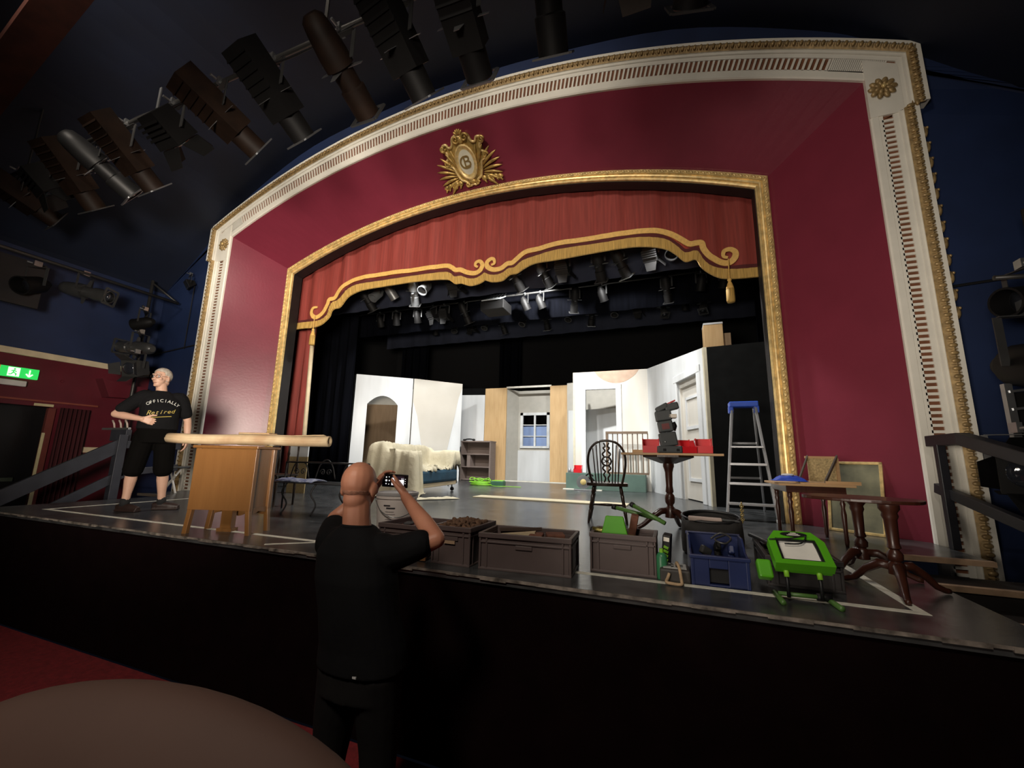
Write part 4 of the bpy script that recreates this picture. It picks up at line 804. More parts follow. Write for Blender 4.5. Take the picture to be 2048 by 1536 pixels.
# ================================================================== CRATES AND TOOLS ALONG THE STAGE EDGE
CRATE = mat('crate_grey_brown', (0.105, 0.076, 0.072), 0.5, var=0.12, scale=4); CRATEIN = mat('crate_inside', (0.028, 0.022, 0.022), 0.6)
def crate(loc, rz, L, W, H, label, group='grey plastic crates'):
    t = thing('plastic_crate', label, 'crate', loc, rz, group); th = 0.012
    m = MB(); m.bx(0, L, 0, W, 0, 0.015)
    m.bx(0.006, L-0.006, 0.006, 0.006+th, 0, H-0.03).bx(0.006, L-0.006, W-0.006-th, W-0.006, 0, H-0.03).bx(0.006, 0.006+th, 0.006, W-0.006, 0, H-0.03).bx(L-0.006-th, L-0.006, 0.006, W-0.006, 0, H-0.03)
    mbody = m
    m = MB()
    for z0, z1, e in ((H-0.03, H, 0.006), (H-0.062, H-0.05, 0.002)):
        m.bx(-e, L+e, -e, 0.016, z0, z1).bx(-e, L+e, W-0.016, W+e, z0, z1).bx(-e, 0.016, 0.016, W-0.016, z0, z1).bx(L-0.016, L+e, 0.016, W-0.016, z0, z1)
    m.build('rim', CRATE, t, bevel=0.003)
    m = mbody
    for u in (0.0, 0.045, L-0.057, L-0.012):
        m.bx(u, u+0.012, -0.002, 0.008, 0.0, H-0.03).bx(u, u+0.012, W-0.008, W+0.002, 0.0, H-0.03)
    for v in (0.0, 0.045, W-0.057, W-0.012):
        m.bx(-0.002, 0.008, v, v+0.012, 0, H-0.03).bx(L-0.008, L+0.002, v, v+0.012, 0, H-0.03)
    m.bx(-0.002, L+0.002, -0.003, 0.008, 0, 0.012).bx(L-0.008, L+0.003, 0, W, 0, 0.012)
    m.build('body', CRATE, t, bevel=0.002)
    MB().bx(0.02, L-0.02, 0.02, W-0.02, 0.015, 0.02).build('floor_panel', CRATEIN, t)
    for y in (-0.003, ): MB().bx(L/2-0.055, L/2+0.055, y, 0.006, H-0.09, H-0.065).build('handle', CRATE, t, bevel=0.003)
    return t
cA = crate((-1.555, 2.575, 0), -0.02, 0.29, 0.40, 0.245, 'grey crate heaped with brown corks beside the photographer elbow')
MB().bx(0.10, 0.18, -0.007, -0.002, 0.135, 0.155).build('label_strip', mat('crate_label', (0.40, 0.27, 0.17), 0.6), cA)
CORK = mat('cork_brown', (0.13, 0.07, 0.04), 0.85, var=0.5, scale=14)
random.seed(11); k = 0; proto = None
corks = []
for r in range(8):
    for q in range(9):
        x = 0.045 + q*0.026 + random.uniform(-.006, .006); y = 0.05 + r*0.042 + random.uniform(-.008, .008)
        z = 0.222 + 0.040*math.exp(-((x-0.14)**2+(y-0.2)**2)/0.02) + random.uniform(0, 0.008)
        if proto is None:
            proto = MB().lathe([(0, -0.02), (0.011, -0.02), (0.0125, -0.015), (0.0125, 0.015), (0.011, 0.02), (0, 0.02)], 8).build('cork', CORK, smooth_angle=40); o = proto
        else: o = proto.copy(); COL.objects.link(o)
        o.location = cA.matrix_basis @ Vector((x, y, z)); o.rotation_euler = (random.uniform(0, 3), random.uniform(0, 3), random.uniform(0, 3))
        tag(o, 'one of the brown corks heaped in the grey crate beside the photographer elbow', 'cork', 'corks heaped in the crate')
tag(MB().bx(0.03, 0.26, 0.03, 0.37, 0.02, 0.19).build('cork_fill', CORK, loc=cA.location, rot=(0, 0, -0.02)), 'mass of brown corks filling the lower part of the crate', 'corks', None, 'stuff')
c0 = crate((-2.02, 2.60, 0), -0.01, 0.40, 0.40, 0.225, 'grey crate half hidden behind the photographer arm with red tools inside')
for k, (x, y, rz, lab) in enumerate(((0.12, 0.22, 0.3, 'red tool case lying in the half hidden crate'), (0.27, 0.26, -0.4, 'red handled tool at the right of the half hidden crate'))):
    t = thing('tool_case', lab, 'tool case', c0.matrix_basis @ Vector((x, y, 0.02)), rz)
    MB().bx(-0.07, 0.07, -0.09, 0.09, 0, 0.175).build('case', mat('dull_red', (0.16, 0.02, 0.016), 0.5), t, bevel=0.01); MB().bx(-0.03, 0.03, -0.095, 0.0, 0.175, 0.195).build('handle', BLACK, t, bevel=0.006)
tag(MB().bx(-0.03, 0.03, -0.012, 0.0, 0.0, 0.10).build('wood_offcut', wood('offcut_orange', (0.30, 0.13, 0.05), (0.38, 0.18, 0.07), 0.6), loc=(-1.63, 2.585, 0.005)), 'orange wood offcut propped between the two crates', 'offcut')
cB = crate((-1.20, 2.575, 0), 0.07, 0.60, 0.34, 0.225, 'wide grey crate of wooden wedges and bricks at the stage edge')
inB = lambda x, y, z: cB.matrix_basis @ Vector((x, y, z))
BRICK = mat('brick_red_brown', (0.16, 0.06, 0.035), 0.8, var=0.3, scale=20)
for k, (x, y, z, rz, lab) in enumerate(((0.33, 0.22, 0.180, 0.1, 'left brown block lying in the wide crate'), (0.46, 0.22, 0.19, 0.3, 'larger brown block at the right in the wide crate'))):
    t = thing('wood_block', lab, 'block', inB(x, y, z), 0.07+rz); MB().box((0, 0, 0), (0.09+0.03*k, 0.12, 0.05)).build('block', BRICK, t, bevel=0.006)
    MB().box((0, 0, -0.09), (0.08, 0.1, 0.13)).build('lower_block', BRICK, t)
t = thing('wood_wedge', 'pale wooden wedge lying in the wide crate', 'wedge', inB(0.20, 0.22, 0.185), 0.2); MB().prism([(-0.15, 0), (0.12, 0.03), (0.12, 0.0), (-0.15, -0.01)], -0.03, 0.03).build('wedge', PALEWOOD, t); MB().box((0, 0, -0.09), (0.2, 0.05, 0.15)).build('support_block', PALEWOOD, t)
tag(MB().bar((-0.18, 0, 0), (0.12, 0.05, 0.02), 0.02, 0.02).build('wood_strip', wood('dark_strip', (0.05, 0.03, 0.02), (0.07, 0.04, 0.03), 0.6), loc=inB(0.22, 0.29, 0.20)), 'dark wooden strip at the back of the wide crate', 'strip')
cC = crate((-0.525, 2.845, 0), 0.0, 0.405, 0.30, 0.24, 'grey crate with a folded green work lamp on top right of the wide crate')
t = thing('folded_work_lamp', 'folded lime green work lamp with tubular legs lying on the grey crate', 'work lamp', cC.location + Vector((0.13, 0.13, 0.205)), 0.05)
MB().prism([(-0.075, 0.0), (0.10, 0.0), (0.07, 0.125), (-0.045, 0.125)], -0.05, 0.0).build('lamp_back', GREENP, t, bevel=0.006, rot=(-0.25, 0, 0))
MB().bx(-0.09, 0.14, -0.07, 0.03, -0.02, 0.012).build('lamp_frame', mat('lime_yellow', (0.28, 0.42, 0.02), 0.45), t, bevel=0.006)
OLIVE = mat('olive_tube', (0.07, 0.16, 0.035), 0.4)
for a, b in (((-0.02, 0.22, 0.17), (0.31, 0.15, 0.105)), ((0.115, 0.16, 0.20), (0.335, 0.03, 0.10))):
    m = MB(); m.tube([a, b], 0.014, 10); o = m.build('leg_tube', OLIVE, t, smooth=True); m = MB(); m.tube([a, Vector(a).lerp(Vector(b), 0.09)], 0.018, 10); m.build('rubber_end', BLACK, o, smooth=True)
MB().box((0.13, 0.10, 0.06), (0.05, 0.05, 0.16), (0.2, 0.2, 0)).build('pivot_block', BRICK, t, bevel=0.006)
t = thing('brass_fitting', 'dull brass pipe fitting lying on the left end of the grey crate', 'fitting', cC.location + Vector((0.05, 0.12, 0.235)), 0.0)
BRASS = mat('dull_brass', (0.20, 0.17, 0.05), 0.35, 0.7, var=0.3)
MB().tube([(-0.05, 0, 0), (-0.02, 0, 0.005), (0.0, 0, 0.0), (0.06, 0, 0.0)], [0.025, 0.018, 0.024, 0.02], 12).build('barrel', BRASS, t, smooth=True); MB().ell((-0.055, 0, 0), (0.02, 0.024, 0.024)).build('knob', BLACK, t, smooth=True)
MB().box((0.0, 0.0, -0.11), (0.06, 0.05, 0.19)).build('stem', BLACK, t)
t = thing('boxed_tool', 'slim black and lime package leaning on the right side of the grey crate', 'package', (-0.070, 2.99, 0.0), -0.15, rot=(0.10, 0.10, -0.15))
MB().box((0, 0, 0.13), (0.05, 0.07, 0.24)).build('carton', BLACK, t, bevel=0.005)
for k, z in enumerate((0.10, 0.125, 0.15, 0.175)): MB().box((-0.0, -0.036, z), (0.030, 0.003, 0.016), (0, 0.3, 0)).build('lime_print', LIME, t)
MB().box((0, -0.036, 0.225), (0.035, 0.003, 0.025)).build('white_print', WHITE, t); MB().lathe([(0, 0), (0.014, 0), (0.014, 0.003), (0, 0.003)], 12, Matrix.Translation((0, -0.035, 0.05)) @ Matrix.Rotation(PI/2, 4, 'X')).build('white_spot', WHITE, t)
t = thing('spray_can', 'green can standing between the grey crate and the black package', 'can', (-0.088, 2.86, 0.0))
MB().lathe([(0, 0), (0.03, 0), (0.032, 0.01), (0.032, 0.13), (0.02, 0.15), (0, 0.155)], 16).build('can_body', mat('can_green', (0.04, 0.20, 0.09), 0.35), t, smooth_angle=50); MB().lathe([(0, 0.15), (0.012, 0.15), (0.012, 0.175), (0, 0.175)], 10).build('nozzle', LIME, t)
t = thing('socket_box', 'small grey box with slotted pale top between the crate and blue bin', 'box', (-0.015, 2.86, 0), 0.02)
MB().bx(-0.085, 0.085, -0.075, 0.09, 0, 0.075).build('case', mat('dark_taupe', (0.045, 0.04, 0.036), 0.6), t, bevel=0.012)
tp = MB().bx(-0.066, 0.066, -0.055, 0.075, 0.075, 0.080).build('top_plate', mat('plate_pale', (0.42, 0.42, 0.40), 0.5), t, bevel=0.002)
for q in range(8): MB().box((0.035*math.cos(q*PI/4+.4), 0.01+0.035*math.sin(q*PI/4+.4), 0.081), (0.03, 0.009, 0.003), (0, 0, q*PI/4+.4)).build('slot', BLACK, tp)
ROPE = mat('rope_tan', (0.42, 0.29, 0.17), 0.8, var=0.2, scale=40)
tag(MB().tube(smooth_line([(-0.005, 2.87, 0.09), (0.0, 2.83, 0.105), (0.012, 2.77, 0.085), (0.02, 2.745, 0.03), (0.018, 2.725, 0.012), (-0.03, 2.72, 0.012), (-0.062, 2.735, 0.014), (-0.055, 2.765, 0.03), (-0.045, 2.775, 0.055)], 6), 0.009, 8).build('rope', ROPE, smooth=True), 'short tan rope hanging over the small slotted box', 'rope')
# blue organiser bin
NAVY = mat('navy_plastic', (0.013, 0.022, 0.085), 0.4, var=0.1)
t = thing('tool_bin', 'navy blue plastic bin full of dark tools at the stage edge', 'bin', (0.075, 2.80, 0), 0.03)
m = MB(); Wd, Dp, Hh = 0.31, 0.30, 0.255
m.bx(0, 0.10, 0, 0.012, 0, 0.15).bx(0.20, Wd, 0, 0.012, 0, 0.15).bx(0.10, 0.20, 0, 0.012, 0.10, 0.15).bx(0, Wd, Dp-0.012, Dp, 0, Hh).bx(0, Wd, 0, Dp, 0, 0.012)
for x in (0, Wd-0.012): m.prism([(0, 0), (Dp, 0), (Dp, Hh), (Dp*0.55, Hh), (Dp*0.3, 0.19), (0, 0.17)], x, x+0.012, 'yz')
m.bx(0.0, 0.02, -0.004, 0.012, 0, 0.17).bx(Wd-0.02, Wd, -0.004, 0.012, 0, 0.17); m.build('body', NAVY, t, bevel=0.004)
m = MB(); m.bx(-0.006, Wd+0.006, -0.01, 0.016, 0.15, 0.172).bx(-0.006, Wd+0.006, Dp-0.012, Dp+0.008, Hh-0.016, Hh+0.004); m.build('rim', NAVY, t, bevel=0.005)
MB().bx(0.012, Wd-0.012, 0.02, Dp-0.02, 0.02, 0.09).build('inner_tray', BLACK, t)
random.seed(21)
for k, (x, y, z, mt, lab) in enumerate(((0.09, 0.17, 0.16, LGREY, 'grey tool at the left in the navy bin'), (0.17, 0.20, 0.19, LBODY, 'dark tool standing in the middle of the navy bin'), (0.24, 0.16, 0.18, NAVY, 'blue handled tool at the right of the navy bin'))):
    q = thing('hand_tool', lab, 'hand tool', t.matrix_basis @ Vector((x, y, 0.09)), random.uniform(0, 2), None)
    MB().tube([(0, 0, 0.0), (0.01, 0, (z-0.09)*0.7)], 0.02, 10).build('handle', mt, q, smooth=True); MB().box((0.01, 0, (z-0.09)*0.7+0.025), (0.07, 0.035, 0.05), (0, 0.5, 0.3)).build('head', mt, q, bevel=0.008)
tag(MB().tube(smooth_line([(0.13, 0.2, 0.235), (0.19, 0.22, 0.27), (0.24, 0.17, 0.25), (0.20, 0.12, 0.225), (0.15, 0.15, 0.24), (0.22, 0.23, 0.26)], 6), 0.006, 6).build('cable', LGREY, loc=t.location, smooth=True), 'thin grey cable tangled on top of the tools in the navy bin', 'cable')
# black tool bag
BAGM = mat('bag_black', (0.014, 0.012, 0.011), 0.8, bump=0.2, bscale=50, var=0.3)
bg = thing('tool_bag', 'black fabric tool bag with a wide open mouth behind the navy bin', 'bag', (0.265, 3.75, 0), 0.02)
rw = []
for z, a, b in ((0.0, 0.19, 0.11), (0.02, 0.215, 0.125), (0.12, 0.22, 0.13), (0.22, 0.215, 0.125), (0.28, 0.21, 0.12)):
    rw.append([(a*math.copysign(abs(math.cos(k*PI/16))**0.6, math.cos(k*PI/16)), b*math.copysign(abs(math.sin(k*PI/16))**0.6, math.sin(k*PI/16)), z + (0.03*math.sin(k*PI/16) if z > 0.2 else 0) + 0.006*math.sin(k*1.9)) for k in range(32)])
m = MB(); m.rows(rw, True); m.bm.faces.new([v for v in list(m.bm.verts)[:32]]); m.build('bag_body', BAGM, bg, smooth=True, solid=0.008)
MB().tube(smooth_line([(0.21*math.cos(k*PI/8), 0.12*math.sin(k*PI/8), 0.285+0.03*math.sin(k*PI/8)) for k in range(16)], 3, True), 0.012, 8, True).build('mouth_rim', BLACK, bg, smooth=True)
MB().box((-0.05, -0.10, 0.275), (0.24, 0.03, 0.035), (0.3, 0.02, 0)).build('pale_lining', mat('lining_pink_grey', (0.42, 0.33, 0.29), 0.7), bg, bevel=0.01)
MB().bar((0.06, -0.1, 0.28), (0.19, -0.08, 0.27), 0.012, 0.012).build('zip', LMETAL, bg)
m = MB()
for k in range(9): m.tube([Vector((0.215, -0.08, 0.27+k*0.016)) + Vector((0.011*math.cos(a*PI/4) if k % 2 else 0, 0 if k % 2 else 0.011*math.cos(a*PI/4), 0.012*math.sin(a*PI/4))) for a in range(8)], 0.0035, 5, True)
tag(m.build('chain', mat('brass_chain', (0.55, 0.42, 0.16), 0.3, 0.8), loc=(0.262, 3.74, 0.005)), 'short brass chain standing at the right end of the black tool bag', 'chain')
MB().tube([(0.20, -0.07, 0.25), (0.215, -0.08, 0.41)], 0.004, 6).build('chain_hook', BLACK, bg)
# big dark crate with tools
cD = crate((0.50, 2.99, 0), -0.05, 0.37, 0.62, 0.17, 'large dark open crate of tools behind the green floodlight')
for o in cD.children: o.data.materials[0] = mat('crate_dark', (0.030, 0.026, 0.026), 0.5) if o.name.split('.')[0] != 'floor_panel' else CRATEIN
inD = lambda x, y, z: cD.matrix_basis @ Vector((x, y, z))
for k, (x, y, sx, sy, sz, mt, lab) in enumerate(((0.12, 0.47, 0.18, 0.13, 0.15, mat('brown_tool_box', (0.05, 0.035, 0.03), 0.5), 'brown tool box at the back of the large dark crate'), (0.27, 0.40, 0.12, 0.22, 0.12, TOOLG, 'dark grey tool case at the right of the large dark crate'), (0.10, 0.22, 0.14, 0.24, 0.13, LBODY, 'black tool case at the front left of the large dark crate'))):
    q = thing('tool_case', lab, 'tool case', inD(x, y, 0.02), 0.1*k); MB().bx(-sx/2, sx/2, -sy/2, sy/2, 0, sz).build('case', mt, q, bevel=0.01); MB().tube(smooth_line([(-sx*.25, 0, sz), (-sx*.2, 0, sz+0.03), (sx*.2, 0, sz+0.03), (sx*.25, 0, sz)], 4), 0.007, 6).build('handle', LGREY, q, smooth=True)
tag(MB().tube([inD(-0.02, 0.62, 0.19), inD(0.10, 0.10, 0.20)], 0.014, 8).build('steel_tube', LGREY, smooth=True), 'grey tube lying diagonally over the large dark crate', 'tube')
# green floodlight
fl = thing('work_floodlight', 'bright green square floodlight tilted up on a tubular floor stand', 'work lamp', (0.615, 2.70, 0), 0.06)
FM = Matrix.Translation((0.005, 0.06, 0.235)) @ Matrix.Rotation(math.radians(-52), 4, 'X')   # local z = lamp face outward after tilt
fo = bpy.data.objects.new('lamp_head', None)
def fpt(x, y, z): return FM @ Vector((x, z, y))
def ring(outer, inner, d0, d1):
    m = MB(); n = len(outer)
    for L1_, L2_ in ((0, 1),):
        O0 = [m.bm.verts.new(fpt(x, y, d0)) for x, y in outer]; O1 = [m.bm.verts.new(fpt(x, y, d1)) for x, y in outer]
        I0 = [m.bm.verts.new(fpt(x, y, d0)) for x, y in inner]; I1 = [m.bm.verts.new(fpt(x, y, d1)) for x, y in inner]
        for k in range(n):
            k2 = (k+1) % n
            for A_, B_ in ((O0, O1), (O1, I1), (I1, I0), (I0, O0)): m.bm.faces.new((A_[k], A_[k2], B_[k2], B_[k]))
    return m
outer = [(-0.135, -0.10), (0.135, -0.10), (0.135, 0.06), (0.09, 0.125), (-0.09, 0.125), (-0.135, 0.06)]
inner = [(-0.098, -0.072), (0.098, -0.072), (0.098, 0.03), (0.095, 0.075), (-0.095, 0.075), (-0.098, 0.03)]
fr = ring(outer, inner, 0.025, -0.028).build('lamp_frame', GREENP, fl, bevel=0.006)
inner2 = [(x*0.87, y*0.86) for x, y in inner]
ring(inner, inner2, 0.01, -0.020).build('bezel', BLACK, fr)
m = MB(); m.bm.faces.new([m.bm.verts.new(fpt(x, y, -0.008)) for x, y in inner2]); m.build('diffuser', mat('lamp_diffuser', (0.66, 0.64, 0.58), 0.4, emit=(1, 0.95, 0.85), es=0.04), fr, solid=0.004)
m = MB(); m.bm.faces.new([m.bm.verts.new(fpt(x, y, 0.03)) for x, y in [(v[0]*0.95, v[1]*0.95) for v in outer]]); m.build('lamp_back', GREENP, fl, solid=0.03)
m = MB(); m.bm.faces.new([m.bm.verts.new(fpt(0.065*math.cos(k*PI/10), 0.10+0.016*math.sin(k*PI/10), -0.030)) for k in range(20)]); lg = m.build('badge', BLACK, fr, solid=0.002)
for k in range(3): 
    m = MB(); m._put([fpt(x, y, -0.033) for x, y in ((-0.035+0.01*k, 0.090+0.008*k), (0.035-0.01*k, 0.090+0.008*k), (0.033-0.01*k, 0.094+0.008*k), (-0.033+0.01*k, 0.094+0.008*k))], ((0, 1, 2, 3),), Matrix()); m.build('badge_mark', WHITE, lg)
MB().box((-0.165, 0.06, 0.135), (0.07, 0.05, 0.10), (-0.6, 0, 0)).build('switch_box', GREENP, fl, bevel=0.01)
MB().tube(smooth_line([fpt(-0.13, 0.05, -0.035), fpt(-0.03, 0.06, -0.04), fpt(0.05, 0.085, -0.04), fpt(0.02, 0.04, -0.03), fpt(-0.06, 0.03, -0.03)], 5), 0.004, 6).build('cable', BLACK, fl, smooth=True)
for sx in (-1, 1):
    MB().tube([(sx*0.075, 0.03, 0.17), (sx*0.075, 0.0, 0.10), (sx*0.075, 0.0, 0.02)], 0.009, 8).build('stand_tube', BLACK, fl, smooth=True)
    MB().tube([(sx*0.075, 0.02, 0.18), (sx*0.075, 0.0, 0.12)], 0.013, 8).build('green_sleeve', LIME, fl, smooth=True)
    MB().tube([(sx*0.115, 0.10, 0.014), (sx*0.125, -0.09, 0.014)], 0.014, 8).build('foot_tube', OLIVE, fl, smooth=True)
MB().tube([(-0.115, 0.03, 0.028), (0.115, 0.03, 0.028)], 0.011, 8).build('cross_tube', OLIVE, fl, smooth=True)
MB().tube([(0.06, 0.03, 0.028), (0.125, 0.03, 0.028)], 0.018, 10).build('clamp_collar', BLACK, fl, smooth=True)
# ---------------- twin pedestal coffee table
tw = thing('coffee_table', 'low dark mahogany table on two tripod pedestals at the right stage edge', 'table', (1.135, 3.42, 0), 0)
tp_ = [(0.31*math.cos(a*PI/20)*1.0, 0.24*math.copysign(abs(math.sin(a*PI/20))**0.7, math.sin(a*PI/20))) for a in range(40)]
m = MB(); m.prism(tp_, 0.485, 0.505, 'xy'); m.build('table_top', RED_MAHOG, tw, bevel=0.005, rot=(0, 0, -0.5))
def ped(cx, cy, angs, n):
    m = MB(); m.lathe([(0, 0.485), (0.05, 0.485), (0.05, 0.46), (0.036, 0.44), (0.040, 0.42), (0.032, 0.40), (0.028, 0.27), (0.034, 0.245), (0.022, 0.235), (0.038, 0.21), (0.036, 0.18), (0.024, 0.17), (0.04, 0.155), (0.04, 0.10), (0, 0.09)], 16, Matrix.Translation((cx, cy, 0))); m.build('pedestal_column', RED_MAHOG, tw, smooth_angle=50)
    for a in angs:
        a = math.radians(a); d = Vector((math.cos(a), math.sin(a), 0)); c = Vector((cx, cy, 0))
        m = MB(); m.tube([c+d*0.02+Vector((0, 0, 0.14)), c+d*0.08+Vector((0, 0, 0.145)), c+d*0.15+Vector((0, 0, 0.10)), c+d*0.21+Vector((0, 0, 0.04)), c+d*0.26+Vector((0, 0, 0.018)), c+d*0.28+Vector((0, 0, 0.016))], [0.024, 0.026, 0.022, 0.018, 0.016, 0.014], 8); m.build('leg', RED_MAHOG, tw, smooth=True)
ped(0.02, 0.13, (215, 90, -20), 0); ped(0.04, -0.28, (255, 140, 20), 1)
# ---------------- small table with tan frame and blue cloth, painting
st = thing('side_table', 'small dark table with a pale top by the gold arch frame', 'table', (1.20, 4.90, 0), 0)
MB().bx(-0.28, 0.30, -0.35, 0.35, 0.515, 0.535).build('table_top', OAKB, st, bevel=0.003); MB().bx(-0.22, 0.24, -0.29, 0.29, 0.455, 0.515).build('apron', RED_MAHOG, st)
for x, y in ((-0.19, -0.26), (0.21, -0.26), (-0.19, 0.26), (0.21, 0.26)):
    m = MB(); turned(m, (x, y, 0.46), (x, y, 0), [(0, 0.02), (0.1, 0.022), (0.15, 0.014), (0.2, 0.022), (0.28, 0.014), (0.4, 0.022), (0.7, 0.016), (0.9, 0.018), (1, 0.012)]); m.build('leg', RED_MAHOG, st, smooth=True)
TAN = mat('tan_hessian', (0.36, 0.27, 0.13), 0.8, var=0.35, scale=60)
t = thing('wooden_frame_box', 'open tan wooden frame with diagonal braces standing on the small table', 'frame', (1.20, 4.90, 0.535), 0)
MB().bx(0.10, 0.36, 0.22, 0.235, 0.0, 0.25).build('back_panel', TAN, t); MB().bx(-0.10, 0.36, -0.28, 0.235, 0, 0.012).build('base_board', OAKB, t)
MB().bx(0.335, 0.36, 0.20, 0.24, 0.012, 0.24).build('upright_batten', OAKB, t); MB().bx(0.08, 0.36, 0.215, 0.24, 0.24, 0.262).build('top_batten', OAKB, t); MB().bx(0.10, 0.36, -0.28, -0.255, 0.012, 0.03).build('front_batten', OAKB, t)
GREYB = mat('grey_brace', (0.11, 0.095, 0.08), 0.6)
MB().bar((-0.09, -0.18, 0.014), (0.10, 0.22, 0.25), 0.05, 0.012, (1, 0, 0)).build('brace', GREYB, t); MB().bar((0.10, -0.25, 0.014), (0.345, 0.20, 0.25), 0.06, 0.012, (1, 0, 0)).build('brace', GREYB, t)
m = MB(); rw = []
for i in range(13): rw.append([(-0.14+i*0.023, -0.05+j*0.02, 0.006 + 0.05*(math.sin(i*PI/12)**0.6)*(math.sin(j*PI/8)**0.6) + 0.018*mnoise.noise(Vector((i*0.6, j*0.7, 1)))*(0 < i < 12 and 0 < j < 8)) for j in range(9)])
m.rows(rw); o = tag(m.build('blue_cloth', mat('royal_blue_cloth', (0.015, 0.06, 0.50), 0.6, var=0.2), smooth=True, loc=(1.03, 4.66, 0.549), solid=0.004), 'crumpled royal blue cloth on the small table', 'cloth')
MB().ell((-0.01, 0.03, 0.062), (0.055, 0.03, 0.012)).build('white_lining', mat('cloth_white', (0.6, 0.6, 0.62), 0.7), o, smooth=True)
pa = thing('framed_painting', 'murky green grey painting in a thin gold frame leaning on the maroon splay', 'painting', (1.80, 5.60, 0), math.atan2(-0.30, 0.38), rot=(math.radians(-8), 0, math.atan2(-0.30, 0.38)))
m = MB(); W2, Hh = 0.255, 0.76
m.bx(-W2, W2, -0.012, 0.012, 0, 0.03).bx(-W2, W2, -0.012, 0.012, Hh-0.03, Hh).bx(-W2, -W2+0.03, -0.012, 0.012, 0, Hh).bx(W2-0.03, W2, -0.012, 0.012, 0, Hh); m.build('gold_frame', GOLD, pa, bevel=0.005)
MB().bx(-W2+0.02, W2-0.02, -0.004, 0.008, 0.02, Hh-0.02).build('canvas', mat('murky_canvas', (0.10, 0.10, 0.065), 0.7, rgb2=(0.26, 0.25, 0.15), scale=4.5), pa)
# ================================================================== LEFT PART OF THE APRON
TEAK = wood('honey_veneer', (0.15, 0.066, 0.018), (0.20, 0.092, 0.028), 0.35, 2, 1.6, coat=0.3)
ds = thing('wooden_cabinet', 'honey brown wooden cabinet on legs with its back to the viewer at the stage edge', 'cabinet', (-4.005, 2.50, 0), math.radians(18))
W_, D_, Ht = 0.57, 0.30, 0.775
MB().bx(0.025, W_-0.025, 0.012, D_-0.012, 0.21, 0.74).build('body', TEAK, ds, bevel=0.003)
MB().bx(0.018, W_-0.018, -0.002, 0.010, 0.205, 0.73).build('back_panel', wood('back_veneer', (0.16, 0.070, 0.020), (0.19, 0.086, 0.026), 0.4, 2, 1.0), ds)
MB().bx(-0.02, W_+0.02, -0.02, D_+0.02, 0.74, Ht-0.01).build('top_board', TEAK, ds, bevel=0.006)
for x in (0.0, W_-0.045):
    for y in (0.0, D_-0.045):
        m = MB(); m.bx(x, x+0.045, y, y+0.045, 0.20, 0.74); m.box((x+0.0225-0.012*(1 if x == 0 else -1), y+0.0225, 0.10), (0.040, 0.040, 0.21), (0, 0.11*(1 if x == 0 else -1), 0)); m.build('leg', TEAK, ds, bevel=0.004)
ap = [(0.045, 0.22)] + [(0.045+(W_-0.09)*k/16, 0.165-0.022*math.cos(k*PI/4)-(0.02 if 5 < k < 11 else 0)) for k in range(17)] + [(W_-0.045, 0.22)]
MB().prism(ap, D_-0.03, D_-0.015).build('apron', TEAK, ds); m = MB(); m.bx(0.20, 0.30, D_*0.55, D_*0.75, 0.02, 0.22); m.bx(0.18, 0.32, D_*0.5, D_*0.8, 0.0, 0.03); m.build('centre_post', TEAK, ds)
MB().prism([(0.03, 0.22), (D_-0.04, 0.22), (D_-0.05, 0.17), (D_/2, 0.19), (0.045, 0.15)], W_-0.03, W_-0.015, 'yz').build('side_apron', TEAK, ds)
ROLL = mat('roll_canvas', (0.50, 0.40, 0.25), 0.75, rgb2=(0.34, 0.22, 0.12), scale=5)
ro = thing('canvas_roll', 'rolled beige canvas lying across the top of the wooden cabinet', 'roll', (-3.80, 2.66, 0.825), math.radians(20))
m = MB(); prof = []
for k in range(46):
    a = k/45*2.4*2*PI; r_ = 0.052 - 0.018*k/45; prof.append((r_*math.cos(a+PI), r_*0.92*math.sin(a+PI)))
rw = [[(x, p[0]*(1+0.25*max(0, x-0.75)), p[1]*(1+0.2*max(0, x-0.75))+0.004*math.sin(x*7)) for p in prof] for x in [-0.58+i*0.125 for i in range(13)]]
m.rows(rw); m.build('rolled_canvas', ROLL, ro, smooth=True, solid=0.005)
m = MB(); m.rows([[(x, 0.02+0.05*j, 0.052+0.0*j+0.006*math.sin(x*9)-0.006*j*j) for j in range(4)] for x in [0.05+0.1*i for i in range(9)]]); m.build('loose_flap', ROLL, ro, smooth=True, solid=0.004)
t = thing('cardboard_box', 'small cardboard box behind the canvas roll on the cabinet', 'box', (-3.70, 2.83, 0.775), math.radians(18)); 
MB().bx(-0.15, 0.15, -0.04, 0.09, 0, 0.12).build('carton', mat('cardboard', (0.33, 0.21, 0.11), 0.8), t, bevel=0.004); MB().tube(smooth_line([(-0.13, -0.05, 0.05), (-0.08, -0.06, 0.09), (0.02, -0.06, 0.08), (0.05, -0.05, 0.05)], 4), 0.008, 6).build('black_strap', BLACK, t, smooth=True)
tag(MB().ell((0, 0, 0.012), (0.05, 0.03, 0.015)).build('folded_cloth', SHEET, smooth=True, loc=(-3.44, 2.80, 0.775)), 'scrap of white cloth at the right end of the cabinet top', 'cloth')
